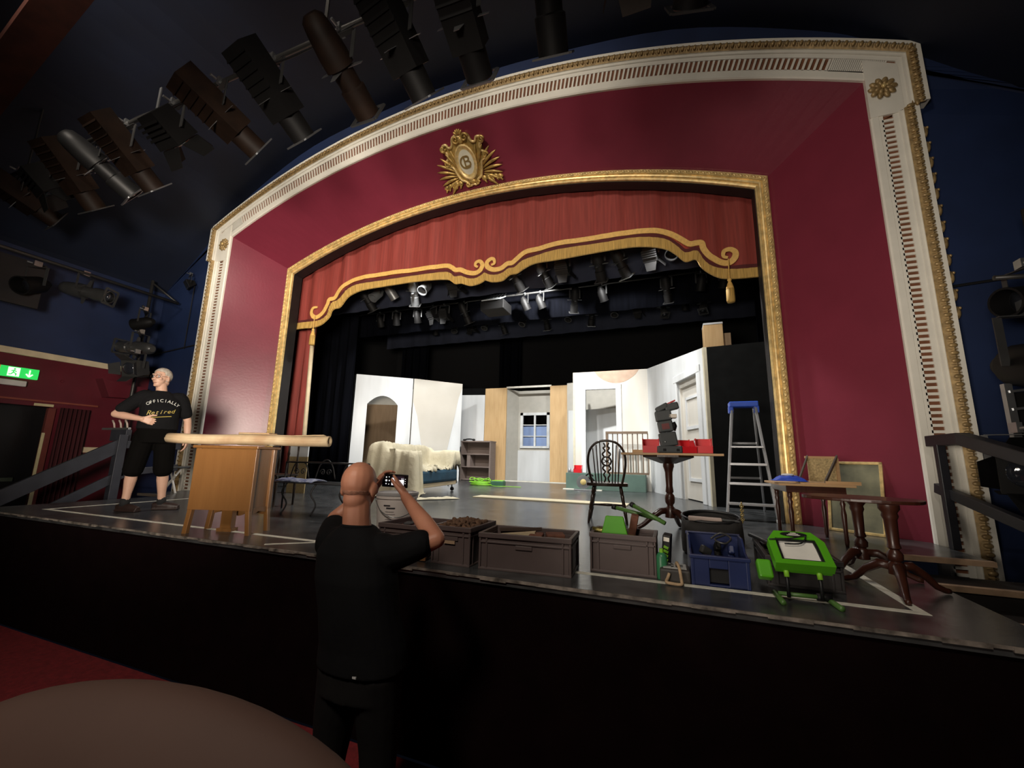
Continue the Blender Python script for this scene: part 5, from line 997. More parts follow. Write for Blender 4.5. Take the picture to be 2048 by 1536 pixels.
# iron bench
IRON = mat('wrought_iron', (0.012, 0.011, 0.011), 0.4, 0.4)
ib = thing('iron_bench', 'black wrought iron bench behind the wooden cabinet', 'bench', (-4.85, 4.20, 0), 0.02)
MB().tube([(0, 0, 0.60), (1.35, 0, 0.60)], 0.011, 8).tube([(0, 0, 0.0), (0, 0, 0.60)], 0.011, 8).tube([(1.35, 0, 0.0), (1.35, 0, 0.60)], 0.011, 8).build('back_frame', IRON, ib, smooth=True)
m = MB()
for c in (0.25, 0.68, 1.1):
    m.tube(smooth_line([(c-0.16, 0, 0.40), (c-0.10, 0, 0.57), (c, 0, 0.64 if c == 0.68 else 0.60), (c+0.10, 0, 0.57), (c+0.16, 0, 0.40)], 4), 0.008, 6)
    for sx in (-1, 1): m.tube([(c+sx*(0.05+0.045*(1-k/16)*math.cos(k*0.6)), 0, 0.48+0.045*(1-k/16)*math.sin(k*0.6)) for k in range(16)], 0.006, 6)
m.build('back_scrolls', IRON, ib, smooth=True)
m = MB()
for k in range(7): m.bar((0, -0.36+k*0.06, 0.36), (1.35, -0.36+k*0.06, 0.36), 0.035, 0.008)
m.build('seat_slats', IRON, ib)
for x in (0.03, 0.45, 0.9, 1.32):
    MB().tube(smooth_line([(x, -0.36, 0.36), (x-0.03, -0.40, 0.25), (x+0.02, -0.36, 0.12), (x-0.01, -0.40, 0.0)], 4), 0.010, 6).build('leg', IRON, ib, smooth=True)
m = MB(); m.rows([[(0.2+i*0.06, -0.32+j*0.05, 0.372+0.025*abs(mnoise.noise(Vector((i*.7, j*.8, 7))))+0.02*math.sin(j*PI/5)) for j in range(6)] for i in range(11)])
tag(m.build('folded_blanket', mat('blue_pattern_cloth', (0.03, 0.045, 0.16), 0.7, rgb2=(0.35, 0.38, 0.48), scale=22), smooth=True, loc=ib.location, solid=0.012), 'blue patterned cloth folded on the seat of the iron bench', 'cloth')
sc = thing('spindle_chair', 'dark spindle backed chair half hidden behind the wooden cabinet', 'chair', (-5.35, 4.5, 0), 0.1)
for x in (0.0, 0.16, 0.32): 
    m = MB(); turned(m, (x, 0, 0.0 if x != 0.16 else 0.42), (x, 0, 0.90), [(0, 0.014), (0.3, 0.018), (0.5, 0.012), (0.6, 0.020), (0.7, 0.012), (1, 0.014)]); m.build('back_post', DARKWOOD, sc, smooth=True)
MB().bx(-0.03, 0.35, -0.02, 0.02, 0.88, 0.96).build('top_rail', DARKWOOD, sc, bevel=0.01); MB().bx(-0.03, 0.35, -0.38, 0.02, 0.40, 0.43).build('seat', DARKWOOD, sc, bevel=0.01)
for x in (0, 0.32): MB().cyl((x, -0.34, 0), (x, -0.34, 0.41), 0.014).build('front_leg', DARKWOOD, sc)
t = thing('leaning_board', 'tan board with a white upper edge leaning behind the spindle chair', 'board', (-6.75, 5.9, 0), 0.05)
MB().bx(0, 0.42, 0, 0.02, 0.0, 0.66).build('tan_part', TAN, t); MB().bx(0, 0.42, -0.003, 0.022, 0.66, 0.86).build('white_part', FLATW, t)
# paint bucket
bk = thing('paint_bucket', 'white plastic paint bucket with printed label behind the photographer', 'bucket', (-2.24, 3.10, -0.0), 0.65)
BW = mat('bucket_white', (0.78, 0.70, 0.65), 0.4, var=0.05)
MB().lathe([(0, 0), (0.145, 0), (0.15, 0.01), (0.168, 0.35), (0.175, 0.352), (0.175, 0.375), (0.168, 0.378), (0.168, 0.385), (0, 0.385)], 30).build('pail', BW, bk, smooth_angle=40)
MB().lathe([(0, 0.375), (0.178, 0.375), (0.181, 0.385), (0.178, 0.40), (0.16, 0.402), (0.155, 0.394), (0, 0.394)], 30).build('lid', mat('lid_grey', (0.42, 0.40, 0.40), 0.4), bk, smooth_angle=40)
MB().tube(smooth_line([(-0.175, 0, 0.33), (-0.12, -0.14, 0.25), (0, -0.20, 0.21), (0.12, -0.14, 0.25), (0.175, 0, 0.33)], 5), 0.004, 6).build('wire_handle', LMETAL, bk, smooth=True)
def wrap(z0, z1, a0, a1, mt, name):
    m = MB(); n = 16; m.rows([[((0.1505+0.018*z/0.35+0.002)*math.sin(a0+(a1-a0)*i/n), -(0.1505+0.018*z/0.35+0.002)*math.cos(a0+(a1-a0)*i/n), z) for i in range(n+1)] for z in (z0, z1)]); m.build(name, mt, bk, solid=0.001)
PURPLE = mat('label_purple', (0.06, 0.02, 0.14), 0.5); INK = mat('label_ink', (0.03, 0.025, 0.03), 0.6); GREYINK = mat('label_grey_ink', (0.30, 0.26, 0.25), 0.6)
wrap(0.15, 0.185, -0.05, 1.2, PURPLE, 'purple_band'); wrap(0.295, 0.305, -0.7, -0.35, INK, 'print_line'); wrap(0.275, 0.285, -0.55, -0.1, INK, 'print_line')
for k in range(5): wrap(0.25-0.02*k, 0.253-0.02*k, -0.6, -0.15+0.05*(k % 2), GREYINK, 'small_print')
# ================================================================== STAIRS, RAILS, LEFT WALL DETAILS
STEP = mat('step_black', (0.016, 0.013, 0.012), 0.5, var=0.3); NOSE = mat('pale_nosing', (0.36, 0.24, 0.15), 0.55, var=0.25, scale=12); RAILM = mat('rail_grey_black', (0.012, 0.012, 0.016), 0.45, var=0.2); RAILL = mat('rail_slate', (0.030, 0.032, 0.042), 0.5, var=0.2)
def mx(x, side): return x if side > 0 else 2*XC-x
for side, nm in ((1, 'right'), (-1, 'left')):
    m, n_ = MB(), MB()
    for k in range(1, 8):
        y1 = 4.47-0.32*(k-1); z = -0.135*k; m.bx(mx(1.49, side), mx(2.75, side), y1-0.33, y1+0.02, -1.08, z)
    for k in range(0, 7):
        y1 = 4.47-0.32*k; z = -0.135*k; n_.bx(mx(1.50, side), mx(2.28+0.04*k, side), y1-0.025, y1+0.03, z-0.035, z+0.004)
    struct(m, 'stairs_%s' % nm, STEP); struct(n_, 'trim_%d' % (19 if side > 0 else 20), NOSE if side > 0 else mat('dull_nosing', (0.09, 0.07, 0.055), 0.6))
t = thing('stair_handrail', 'black timber handrail with two rails beside the right stage steps', 'handrail', (2.33, 5.0, 0))
MB().bx(-0.055, 0.010, -0.03, 0.03, 0, 0.92).build('newel_post', RAILM, t, bevel=0.006)
MB().bar((0.0, 0.16, 0.955), (0.0, -0.32, 0.955), 0.10, 0.10).bar((0.0, -0.30, 0.955), (0.12, -2.2, 0.42), 0.10, 0.10).build('top_rail', RAILM, t, bevel=0.006)
MB().bar((0.0, 0.18, 0.52), (0.08, -1.9, 0.05), 0.06, 0.09).build('lower_rail', RAILM, t, bevel=0.006)
MB().bx(0.07, 0.16, -2.1, -2.0, -0.9, 0.45).build('end_post', RAILM, t, bevel=0.006)
t = thing('stair_handrail', 'slate grey timber handrail sloping down beside the left stage steps', 'handrail', (-8.46, 4.10, 0))
MB().bx(-0.06, 0.06, -0.06, 0.06, -0.1, 0.96).build('newel_post', RAILL, t, bevel=0.006)
MB().bar((0, 0.02, 0.80), (0, -1.35, -0.05), 0.06, 0.20).bar((0, 0.0, 0.80), (0, 0.9, 0.80), 0.06, 0.12).build('top_rail', RAILL, t, bevel=0.006)
MB().bar((0, 0.10, 0.33), (0, -0.80, -0.22), 0.05, 0.14).bar((0, 0.05, 0.34), (0, 0.9, 0.42), 0.05, 0.11).build('lower_rail', RAILL, t, bevel=0.006)
t = thing('hook_rack', 'pale strip with white hooks fixed on top of the left stair post', 'hooks', (-8.95, 4.22, 0.96))
MB().bx(-0.35, 0.42, -0.02, 0.02, 0.09, 0.125).build('strip', LMETAL, t, bevel=0.004)
for x in (-0.02, 0.17, 0.35): MB().tube(smooth_line([(x, 0, 0.12), (x+0.03, -0.03, 0.19), (x-0.01, -0.03, 0.23), (x-0.05, -0.02, 0.25)], 4), 0.014, 6).build('hook', mat('hook_cream', (0.6, 0.5, 0.42), 0.5), t, smooth=True)
MB().bx(-0.02, 0.42, -0.04, 0.04, -0.10, 0.09).build('bracket', RAILL, t, bevel=0.005)
t = thing('folding_stool', 'white tubular folding stool behind the legs of the standing man', 'stool', (-8.15, 4.75, 0))
for dx in (-1, 1): MB().tube([(dx*0.18, 0, 0), (-dx*0.16, 0.05, 0.42)], 0.018, 8).build('leg', mat('tube_white', (0.55, 0.53, 0.5), 0.4), t, smooth=True)
MB().bx(-0.2, 0.2, -0.12, 0.16, 0.42, 0.45).build('seat', LGREY, t, bevel=0.01); MB().bar((-0.1, 0, 0.12), (0.12, 0, 0.30), 0.03, 0.01).build('brace', WHITE, t)
SIGNG = mat('sign_green', (0.02, 0.5, 0.08), 0.4, emit=(0.03, 0.75, 0.12), es=0.75); SIGNW = mat('sign_white', (0.8, 0.85, 0.8), 0.4, emit=(0.85, 1.0, 0.85), es=0.9)
es_ = thing('exit_sign', 'lit green emergency exit sign with running figure and arrow on the left wall', 'exit sign', (XL+0.03, 3.42, 1.975), PI/2)
MB().bx(-0.22, 0.24, -0.03, 0.02, -0.088, 0.088).build('panel', SIGNG, es_, bevel=0.004)
# running figure in a white doorway
MB().bx(-0.13, 0.01, -0.034, -0.03, -0.075, 0.075).build('white_doorway', SIGNW, es_)
m = MB(); y0 = -0.037
m.ell((-0.055, y0, 0.048), (0.013, 0.003, 0.013), None, 10, 6)
for a, b in (((-0.06, 0.03), (-0.065, -0.01)), ((-0.065, -0.01), (-0.03, -0.03)), ((-0.03, -0.03), (-0.035, -0.06)), ((-0.065, -0.01), (-0.09, -0.045)), ((-0.09, -0.045), (-0.115, -0.045)), ((-0.06, 0.025), (-0.03, 0.005)), ((-0.06, 0.025), (-0.09, 0.01))):
    m.bar((a[0], y0, a[1]), (b[0], y0, b[1]), 0.014, 0.004, (0, 1, 0))
m.build('running_figure', SIGNG, es_)
m = MB(); m.bar((0.125, y0, 0.06), (0.125, y0, -0.055), 0.018, 0.004, (0, 1, 0)).bar((0.125, y0, -0.058), (0.085, y0, -0.01), 0.02, 0.004, (0, 1, 0)).bar((0.125, y0, -0.058), (0.165, y0, -0.01), 0.02, 0.004, (0, 1, 0)); m.build('down_arrow', SIGNW, es_)
MB().bx(-0.235, -0.22, -0.03, 0.02, -0.088, 0.088).build('orange_edge', mat('sign_orange', (0.6, 0.15, 0.03), 0.5, emit=(0.9, 0.2, 0.03), es=0.4), es_)
t = thing('emergency_light', 'white emergency light fitting below the exit sign', 'light fitting', (XL+0.05, 3.35, 1.79), PI/2)
MB().bx(-0.26, 0.18, -0.05, 0.03, -0.05, 0.045).build('housing', mat('fitting_white', (0.62, 0.60, 0.57), 0.4), t, bevel=0.012); MB().ell((-0.2, -0.052, -0.01), (0.02, 0.004, 0.012)).build('indicator', mat('green_led', (0.1, 0.8, 0.2), 0.4, emit=(0.1, 1, 0.2), es=1.0), t)
tag(MB().lathe([(0, 0), (0.03, 0), (0.026, 0.012), (0, 0.014)], 12, Matrix.Rotation(PI/2, 4, 'Y')).build('wall_switch', MAROONDARK, loc=(XL, 4.0, 1.93)), 'small round fitting on the maroon wall right of the exit sign', 'switch')
tag(MB().bx(XL, XL+0.06, 2.6, 4.55, 1.515, 1.545).build('picture_rail', mat('ledge_red', (0.22, 0.05, 0.03), 0.5)), 'thin red brown ledge above the left side doorway', 'ledge')
struct(MB().bx(XL-0.4, XL-0.35, 2.4, 4.4, -1.1, 1.5), 'door_1', mat('dark_doorway', (0.006, 0.005, 0.006), 0.4))
struct(MB().bx(XL-0.02, XL+0.05, 3.88, 3.98, -1.1, 1.42).bx(XL-0.02, XL+0.05, 2.9, 3.0, -1.1, 1.42), 'trim_21', mat('jamb_redbrown', (0.13, 0.022, 0.015), 0.5))
PHOTO = mat('glow_strip', (0.55, 0.48, 0.27), 0.6)
tag(MB().bx(XL+0.05, XL+0.06, 3.86, 3.90, 0.10, 0.98).build('marker_strip', PHOTO), 'long pale strip on the left door jamb', 'marker strip')
tag(MB().bx(XL+0.05, XL+0.06, 3.88, 3.93, -0.36, -0.02).build('marker_strip', PHOTO), 'short pale strip low on the left door jamb', 'marker strip')
tag(MB().bx(XL+0.01, XL+0.02, 3.70, 3.95, 1.445, 1.49).build('marker_strip', PHOTO), 'pale strip across the head of the left door', 'marker strip')
o = MB().bx(XL+0.02, XL+0.05, 4.42, 4.95, 0.65, 0.75).build('dado_block', CREAM); tag(o, 'cream piece of dado rail beside the red side curtain', 'dado rail')
m = MB(); n = 30; m.rows([[(XL+0.10+0.05*math.sin(i*1.3), 4.02+0.38*i/n, z) for i in range(n+1)] for z in (-0.9, 0.4, 1.44)]); tag(m.build('door_curtain', mat('door_curtain_red', (0.05, 0.004, 0.007), 0.85), smooth=True, solid=0.01), 'dark red curtain gathered beside the left doorway', 'curtain')
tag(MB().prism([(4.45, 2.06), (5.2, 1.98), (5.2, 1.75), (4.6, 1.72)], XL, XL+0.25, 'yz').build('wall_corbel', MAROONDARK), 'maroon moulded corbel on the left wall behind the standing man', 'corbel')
tag(MB().bx(XL-0.30, XL-0.26, 2.9, 3.75, 0.14, 0.20).build('door_push_bar', mat('bar_greenish', (0.08, 0.10, 0.07), 0.4, 0.3)), 'greenish metal bar across the dark left door', 'door bar')
# rosettes and cartouche
def rosette(cx, cz, label):
    t = thing('rosette', label, 'rosette', (cx, 5.245, cz), 0, 'corner rosettes'); m = MB()
    for ring_, n, r0, sz in ((0, 10, 0.092, 0.048), (1, 8, 0.055, 0.038)):
        for k in range(n):
            a = 2*PI*k/n + ring_*PI/n; m.ell((r0*math.cos(a), -0.012-0.012*ring_, r0*math.sin(a)), (sz, 0.022, sz*0.62), (0, -a, 0), 8, 6)
    m.build('petals', OLDGOLD, t, smooth=True); MB().ell((0, -0.04, 0), (0.026, 0.022, 0.026), None, 10, 8).build('boss', GOLD, t, smooth=True)
rosette(2.43, 4.96, 'antique gold rosette in the right corner block of the arch frame')
rosette(-8.53, 4.97, 'antique gold rosette in the left corner block of the arch frame')
# cartouche lies on the splay: local x along, z up the splay, -y out of it
ca = thing('gilded_cartouche', 'gilded cartouche with leaf sprays and monogram above the middle of the arch', 'cartouche', (-3.15, 5.70, 5.90), 0, None, (math.radians(51), 0, 0))
CG = mat('cartouche_gold', (0.50, 0.33, 0.10), 0.38, 0.45, var=0.45, scale=12)
shape = [(0, 0.36), (0.07, 0.40), (0.15, 0.36), (0.19, 0.26), (0.26, 0.24), (0.30, 0.30), (0.37, 0.29), (0.40, 0.22), (0.33, 0.18), (0.33, 0.08), (0.38, 0.04), (0.36, -0.05), (0.29, -0.08), (0.25, -0.20), (0.20, -0.32), (0.12, -0.36), (0.06, -0.44), (0, -0.42)]
full = shape + [(-x, z) for x, z in reversed(shape[1:-1])]
fs_ = [(p.x, p.y) for p in smooth_line([(a, b, 0) for a, b in full], 3, True)]
MB().prism(fs_, -0.04, 0.02).build('shield_back', CG, ca, bevel=0.015)
m = MB(); m.tube(smooth_line([(a*0.97, -0.045, b*0.97) for a, b in full], 3, True), 0.022, 8, True); m.build('scroll_border', GOLD, ca, smooth=True)
def spiral(cx, cz, r0, s_, turns=1.6, a0=0.0, y=-0.06): return [(cx+r0*(1-k/26)*math.cos(a0+s_*k/26*turns*2*PI), y, cz+r0*(1-k/26)*math.sin(a0+s_*k/26*turns*2*PI)) for k in range(24)]
for sx in (-1, 1):
    for cx, cz, r_ in ((0.085, 0.33, 0.07), (0.37, 0.24, 0.055), (0.37, 0.0, 0.055), (0.10, -0.40, 0.04)):
        MB().tube(spiral(sx*cx, cz, r_, sx), [0.02-0.0005*k for k in range(24)], 7).build('scroll', CG, ca, smooth=True)
m = MB()
for k in range(5): m.ell((-0.05+0.025*k, -0.06, 0.42+0.02*math.cos((k-2)*0.9)), (0.02, 0.025, 0.045), (0, (k-2)*0.35, 0), 8, 6)
m.ell((0, -0.055, 0.30), (0.05, 0.03, 0.06)); m.ell((0, -0.05, -0.36), (0.075, 0.03, 0.05)); m.build('crest', CG, ca, smooth=True)
MB().lathe([(0, 0), (0.18, 0), (0.205, 0.02), (0.225, 0.05), (0.205, 0.06), (0.185, 0.045), (0.17, 0.04), (0, 0.04)], 40, Matrix.Translation((0, -0.03, -0.04)) @ Matrix.Rotation(PI/2, 4, 'X') @ Matrix.Diagonal((0.88, 1.28, 1, 1))).build('oval_rim', GOLD, ca, smooth_angle=50)
ov = MB().lathe([(0, 0.05), (0.12, 0.046), (0.172, 0.038), (0.172, 0.0), (0, 0.0)], 40, Matrix.Translation((0, -0.03, -0.04)) @ Matrix.Rotation(PI/2, 4, 'X') @ Matrix.Diagonal((0.86, 1.27, 1, 1))).build('oval_panel', mat('oval_cream', (0.68, 0.64, 0.50), 0.4), ca, smooth_angle=50)
LETG = mat('letter_gold', (0.30, 0.20, 0.07), 0.4, 0.3)
text('monogram_letter', 'B', 0.27, LETG, ov, (0.02, -0.083, -0.035), (PI/2, 0, 0), 0.006); text('monogram_letter', 'C', 0.30, LETG, ov, (-0.025, -0.081, -0.05), (PI/2, 0, 0), 0.005)
for sx in (-1, 1):
    for k in range(9):
        a = math.radians(78 - k*15) ; r0, r1 = 0.22, 0.52 - 0.10*abs(k-3)/6
        cx, cz = sx*0.14, -0.24
        p0 = Vector((cx+sx*0.12*math.cos(a), -0.02, cz+0.12*math.sin(a))); p1 = Vector((cx+sx*r1*math.cos(a), -0.045, cz+r1*math.sin(a)*0.95))
        m = MB(); m.tube([p0.lerp(p1, t_) + Vector((0, -0.02*math.sin(t_*PI), 0.02*math.sin(t_*PI))) for t_ in (0, .2, .4, .6, .8, .93, 1)], [0.012, 0.02, 0.026, 0.026, 0.02, 0.010, 0.003], 6); m.build('palm_leaf', CG, ca, smooth=True)
    for k in range(5):
        c = Vector((sx*(0.24+0.075*k), -0.04, -0.36-0.012*k*k*0.3 + 0.01*k)); m = MB(); m.ell(c, (0.055, 0.03, 0.05-0.004*k), (0, sx*0.5, 0), 8, 6); m.ell(c+Vector((sx*0.01, -0.01, -0.05)), (0.018, 0.02, 0.04), (0, -sx*0.5, 0), 6, 5); m.build('acanthus_lobe', CG, ca, smooth=True)
# seat back in the dark foreground
SEATM = mat('seat_back_tan', (0.080, 0.042, 0.031), 0.8, var=0.08, scale=3)
def rowsbox(): pass
# rounded seat back, dark foreground at lower left
t = thing('theatre_seat', 'rounded tan seat back in the dark foreground at the lower left', 'seat', (-1.26, 0.80, -1.08), 0.25)
MB().ell((-0.06, 0.0, 0.68), (0.80, 0.20, 0.50), None, 48, 32).build('padded_back', SEATM, t, smooth=True)
MB().bx(-0.6, 0.52, -0.05, 0.05, 0.0, 0.75).build('back_panel', mat('seat_panel_dark', (0.03, 0.008, 0.008), 0.7), t)
MB().bx(-0.6, 0.52, 0.05, 0.4, 0.35, 0.48).build('seat_cushion', mat('seat_red', (0.08, 0.008, 0.01), 0.9), t, bevel=0.03)
# ================================================================== PEOPLE
def skin_mat(name, rgb, rgb2): return mat(name, rgb, 0.48, rgb2=rgb2, scale=7, bump=0.04, bscale=120, spec=0.4)
SK1 = skin_mat('skin_ruddy', (0.40, 0.165, 0.10), (0.47, 0.21, 0.13)); SK2 = skin_mat('skin_pale', (0.46, 0.27, 0.19), (0.52, 0.32, 0.235))
TEE = mat('black_tshirt', (0.0055, 0.0055, 0.0062), 0.9, bump=0.12, bscale=25, var=0.2, spec=0.12)
TROU = mat('charcoal_trousers', (0.009, 0.0085, 0.0085), 0.9, bump=0.1, bscale=18, var=0.15, spec=0.12)
SHOE = mat('dark_brown_shoe', (0.020, 0.010, 0.008), 0.5); SOCK = mat('black_sock', (0.007, 0.007, 0.008), 0.9)
def organic(mb, name, m, parent, voxel=0.006, it=4, fac=0.5):
    o = mb.build(name, m, None); r = o.modifiers.new('remesh', 'REMESH'); r.mode = 'VOXEL'; r.voxel_size = voxel; r.use_smooth_shade = True
    s_ = o.modifiers.new('smooth', 'SMOOTH'); s_.iterations = it; s_.factor = fac
    frozen(o)
    for p in o.data.polygons: p.use_smooth = True
    if not o.data.materials: o.data.materials.append(m)
    o.parent = parent; return o
def limb(mb, pts, radii, k=4, n=14):
    P = smooth_line(pts, k); R_ = []
    for i in range(len(radii)-1):
        for j in range(k): R_.append(radii[i]+(radii[i+1]-radii[i])*j/k)
    R_.append(radii[-1]); mb.tube(P, R_, n)
    mb.ell(P[0], (R_[0],)*3, None, 12, 8); mb.ell(P[-1], (R_[-1],)*3, None, 12, 8)
def torso(mb, secs, n=24):
    """cross-sections (cx, cy, z, half width, half depth)"""
    rw = [[(cx+a*math.copysign(abs(math.cos(2*PI*k/n))**0.85, math.cos(2*PI*k/n)), cy+b*math.copysign(abs(math.sin(2*PI*k/n))**0.85, math.sin(2*PI*k/n)), z) for k in range(n)] for cx, cy, z, a, b in secs]
    V0 = len(mb.bm.verts); mb.rows(rw, True); mb.bm.verts.ensure_lookup_table()
    vs = list(mb.bm.verts)[V0:]; mb.bm.faces.new(list(reversed(vs[:n]))); mb.bm.faces.new(vs[-n:])
def hand(mb, W, d, nrm, lat, curls, thumb=(0.5, 0.8, 0.3), s=1.0, spread=0.0):
    """W wrist, d along the hand, nrm the way the palm faces, lat towards the thumb"""
    W, d, nrm, lat = Vector(W), Vector(d).normalized(), Vector(nrm).normalized(), Vector(lat).normalized()
    for k, (off, ln, r) in enumerate(((0.030, 0.072, 0.0088), (0.010, 0.080, 0.0092), (-0.011, 0.074, 0.0088), (-0.030, 0.058, 0.0078))):
        base = W + d*(0.088-0.004*abs(k-1))*s + lat*off*s; dd = (d + lat*spread*(1.2-k*0.8)).normalized()
        mb.tube([W + lat*off*0.55*s, W.lerp(base, 0.5)+lat*off*0.15*s, base], [0.015*s, 0.0155*s, 0.0125*s], 10)
        c = curls[k] if isinstance(curls, (list, tuple)) else curls; p = base; a = 0.0; pts = [base]; rs = [r*1.12*s]
        for seg, fr in enumerate((0.45, 0.31, 0.24)):
            a += c*(0.7, 1.0, 0.7)[seg]; v = dd*math.cos(a) + nrm*math.sin(a); p = p + v*ln*fr*s; pts.append(p); rs.append(r*(1.0-0.08*seg)*s)
        mb.tube(pts, rs, 10); mb.ell(pts[-1], (rs[-1],)*3, None, 8, 6)
        for q, rr in zip(pts[:-1], rs): mb.ell(q, (rr*1.06,)*3, None, 8, 6)
    b0 = W + d*0.022*s + lat*0.022*s; v = (d*thumb[0] + lat*thumb[1] + nrm*thumb[2]).normalized(); b1 = b0 + v*0.042*s; b2 = b1 + (v*0.8 + d*0.4).normalized()*0.032*s; b3 = b2 + (v*0.5 + d*0.8).normalized()*0.024*s
    mb.tube([W+lat*0.008*s, b0, b1, b2, b3], [0.014*s, 0.0155*s, 0.0118*s, 0.0105*s, 0.0088*s], 10); mb.ell(b3, (0.0088*s,)*3, None, 8, 6)
    mb.ell(W + d*0.045*s, (0.030*s, 0.030*s, 0.016*s), None, 10, 8) if False else None
def head_shapes(mb, C, yaw, pitch, s=1.0):
    """face towards local -Y; C = middle of the skull"""
    Mx = Matrix.Translation(C) @ Matrix.Rotation(yaw, 4, 'Z') @ Matrix.Rotation(pitch, 4, 'X') @ Matrix.Scale(s, 4)
    def e(c, r, rot=None): 
        V0 = len(mb.bm.verts); mb.ell(c, r, rot, 16, 12); mb.bm.verts.ensure_lookup_table()
        for v in list(mb.bm.verts)[V0:]: v.co = Mx @ v.co
    e((0, 0.012, 0.025), (0.076, 0.097, 0.090)); e((0, 0.03, 0.02), (0.073, 0.075, 0.078)); e((0, -0.035, -0.035), (0.060, 0.058, 0.070)); e((0, -0.048, -0.085), (0.040, 0.038, 0.032)); e((0, -0.078, -0.098), (0.022, 0.018, 0.016))
    e((0, -0.070, 0.030), (0.056, 0.024, 0.016)); e((0, -0.100, -0.022), (0.014, 0.018, 0.014)); e((0, -0.090, -0.002), (0.010, 0.014, 0.026), (0.25, 0, 0)); e((-0.012, -0.092, -0.027), (0.009, 0.010, 0.008)); e((0.012, -0.092, -0.027), (0.009, 0.010, 0.008))
    e((0, -0.085, -0.062), (0.024, 0.009, 0.005)); e((0, -0.083, -0.072), (0.021, 0.009, 0.006)); e((-0.042, -0.064, -0.02), (0.022, 0.020, 0.018)); e((0.042, -0.064, -0.02), (0.022, 0.020, 0.018))
    for sx in (-1, 1): e((sx*0.079, 0.012, -0.012), (0.010, 0.022, 0.034), (0.15, 0, sx*0.35)); e((sx*0.074, 0.005, -0.035), (0.008, 0.011, 0.014))
    e((0, 0.028, -0.055), (0.056, 0.056, 0.055))
    return Mx
def face_parts(Mx, p, brow_m):
    EW = mat('eye_white', (0.7, 0.68, 0.65), 0.25); IR = mat('eye_dark', (0.03, 0.02, 0.015), 0.2)
    for sx in (-1, 1):
        eo = MB(); eo.ell(Mx @ Vector((sx*0.031, -0.074, 0.008)), (0.0135,)*3, None, 12, 8); eo = eo.build('eye', EW, p, smooth=True)
        MB().ell(Mx @ Vector((sx*0.031, -0.0845, 0.007)), (0.0062, 0.0062, 0.0062), None, 10, 8).build('iris', IR, eo, smooth=True)
        MB().tube([Mx @ Vector((sx*0.015, -0.092, 0.033)), Mx @ Vector((sx*0.033, -0.091, 0.039)), Mx @ Vector((sx*0.050, -0.080, 0.032))], 0.0045, 6).build('eyebrow', brow_m, p, smooth=True)
    MB().tube([Mx @ Vector((-0.022, -0.090, -0.066)), Mx @ Vector((0, -0.0955, -0.066)), Mx @ Vector((0.022, -0.090, -0.066))], 0.0035, 6).build('mouth', mat('lip_dull', (0.22, 0.08, 0.06), 0.5), p, smooth=True)
def hair_shell(Mx, name, m, p, keep, r=(0.080, 0.101, 0.094), th=0.006):
    mb = MB(); nu, nv = 40, 26; V_ = {}
    for j in range(nv+1):
        for i in range(nu):
            a, b = 2*PI*i/nu, PI*j/nv; v = Vector((r[0]*math.cos(a)*math.sin(b), r[1]*math.sin(a)*math.sin(b)+0.012, r[2]*math.cos(b)+0.025))
            v += Vector((1, 1, 1))*0.0025*mnoise.noise(v*70); V_[i, j] = v
    vm = {}
    def g(k):
        if k not in vm: vm[k] = mb.bm.verts.new(Mx @ V_[k])
        return vm[k]
    for j in range(nv):
        for i in range(nu):
            q = [(i, j), ((i+1) % nu, j), ((i+1) % nu, j+1), (i, j+1)]; c = sum((V_[k] for k in q), Vector())/4
            if keep(c): mb.bm.faces.new([g(k) for k in q])
    o = mb.build(name, m, p, smooth=True); md = o.modifiers.new('solid', 'SOLIDIFY'); md.thickness = th; md.offset = -1; return o
# ---------------- the man taking a photograph, seen from behind (local = world offsets from his base; he faces +Y)
PX, PY, PZ = -1.40, 1.62, -1.08
p1 = thing('person', 'person in black t-shirt seen from behind, raising a phone towards the stage', 'person', (PX, PY, PZ))
L = lambda x, y, z: Vector((x-PX, y-PY, z-PZ))
hipL, hipR = L(-1.405, 1.63, -0.20), L(-1.215, 1.63, -0.19)
bd = MB()
torso(bd, [(0.09, 0.02, 0.86, 0.17, 0.12), (0.085, 0.02, 0.95, 0.165, 0.115), (0.06, 0.0, 1.10, 0.155, 0.105), (0.03, 0.0, 1.25, 0.17, 0.115), (0.012, 0.01, 1.33, 0.16, 0.09), (0.0, 0.02, 1.385, 0.09, 0.06)])
Ch = L(-1.425, 1.665, 0.553)
limb(bd, [L(-1.408, 1.665, 0.31), L(-1.415, 1.650, 0.40), L(-1.422, 1.652, 0.48)], [0.070, 0.064, 0.062])
M1 = head_shapes(bd, Ch, PI+0.22, 0.06, 1.02)
shR, elR, wrR = L(-1.215, 1.66, 0.268), L(-1.045, 1.77, 0.325), L(-1.325, 1.905, 0.490)
shL, elL, wrL = L(-1.58, 1.68, 0.275), L(-1.715, 1.83, 0.365), L(-1.600, 1.99, 0.515)
limb(bd, [shR, shR.lerp(elR, 0.5)+Vector((0, 0, -0.008)), elR], [0.054, 0.047, 0.041]); limb(bd, [elR, elR.lerp(wrR, 0.35), elR.lerp(wrR, 0.7), wrR], [0.041, 0.043, 0.034, 0.027])
limb(bd, [shL, shL.lerp(elL, 0.5), elL], [0.054, 0.047, 0.040]); limb(bd, [elL, elL.lerp(wrL, 0.4), wrL], [0.040, 0.042, 0.027])
phc = L(-1.468, 2.00, 0.566)
hand(bd, wrR, phc + Vector((0.045, -0.02, -0.005)) - wrR, (-0.6, 0.3, 0.4), (-0.5, -0.5, 0.6), [0.35, 0.75, 0.9, 1.0], (0.3, 0.8, 0.2), 0.98)
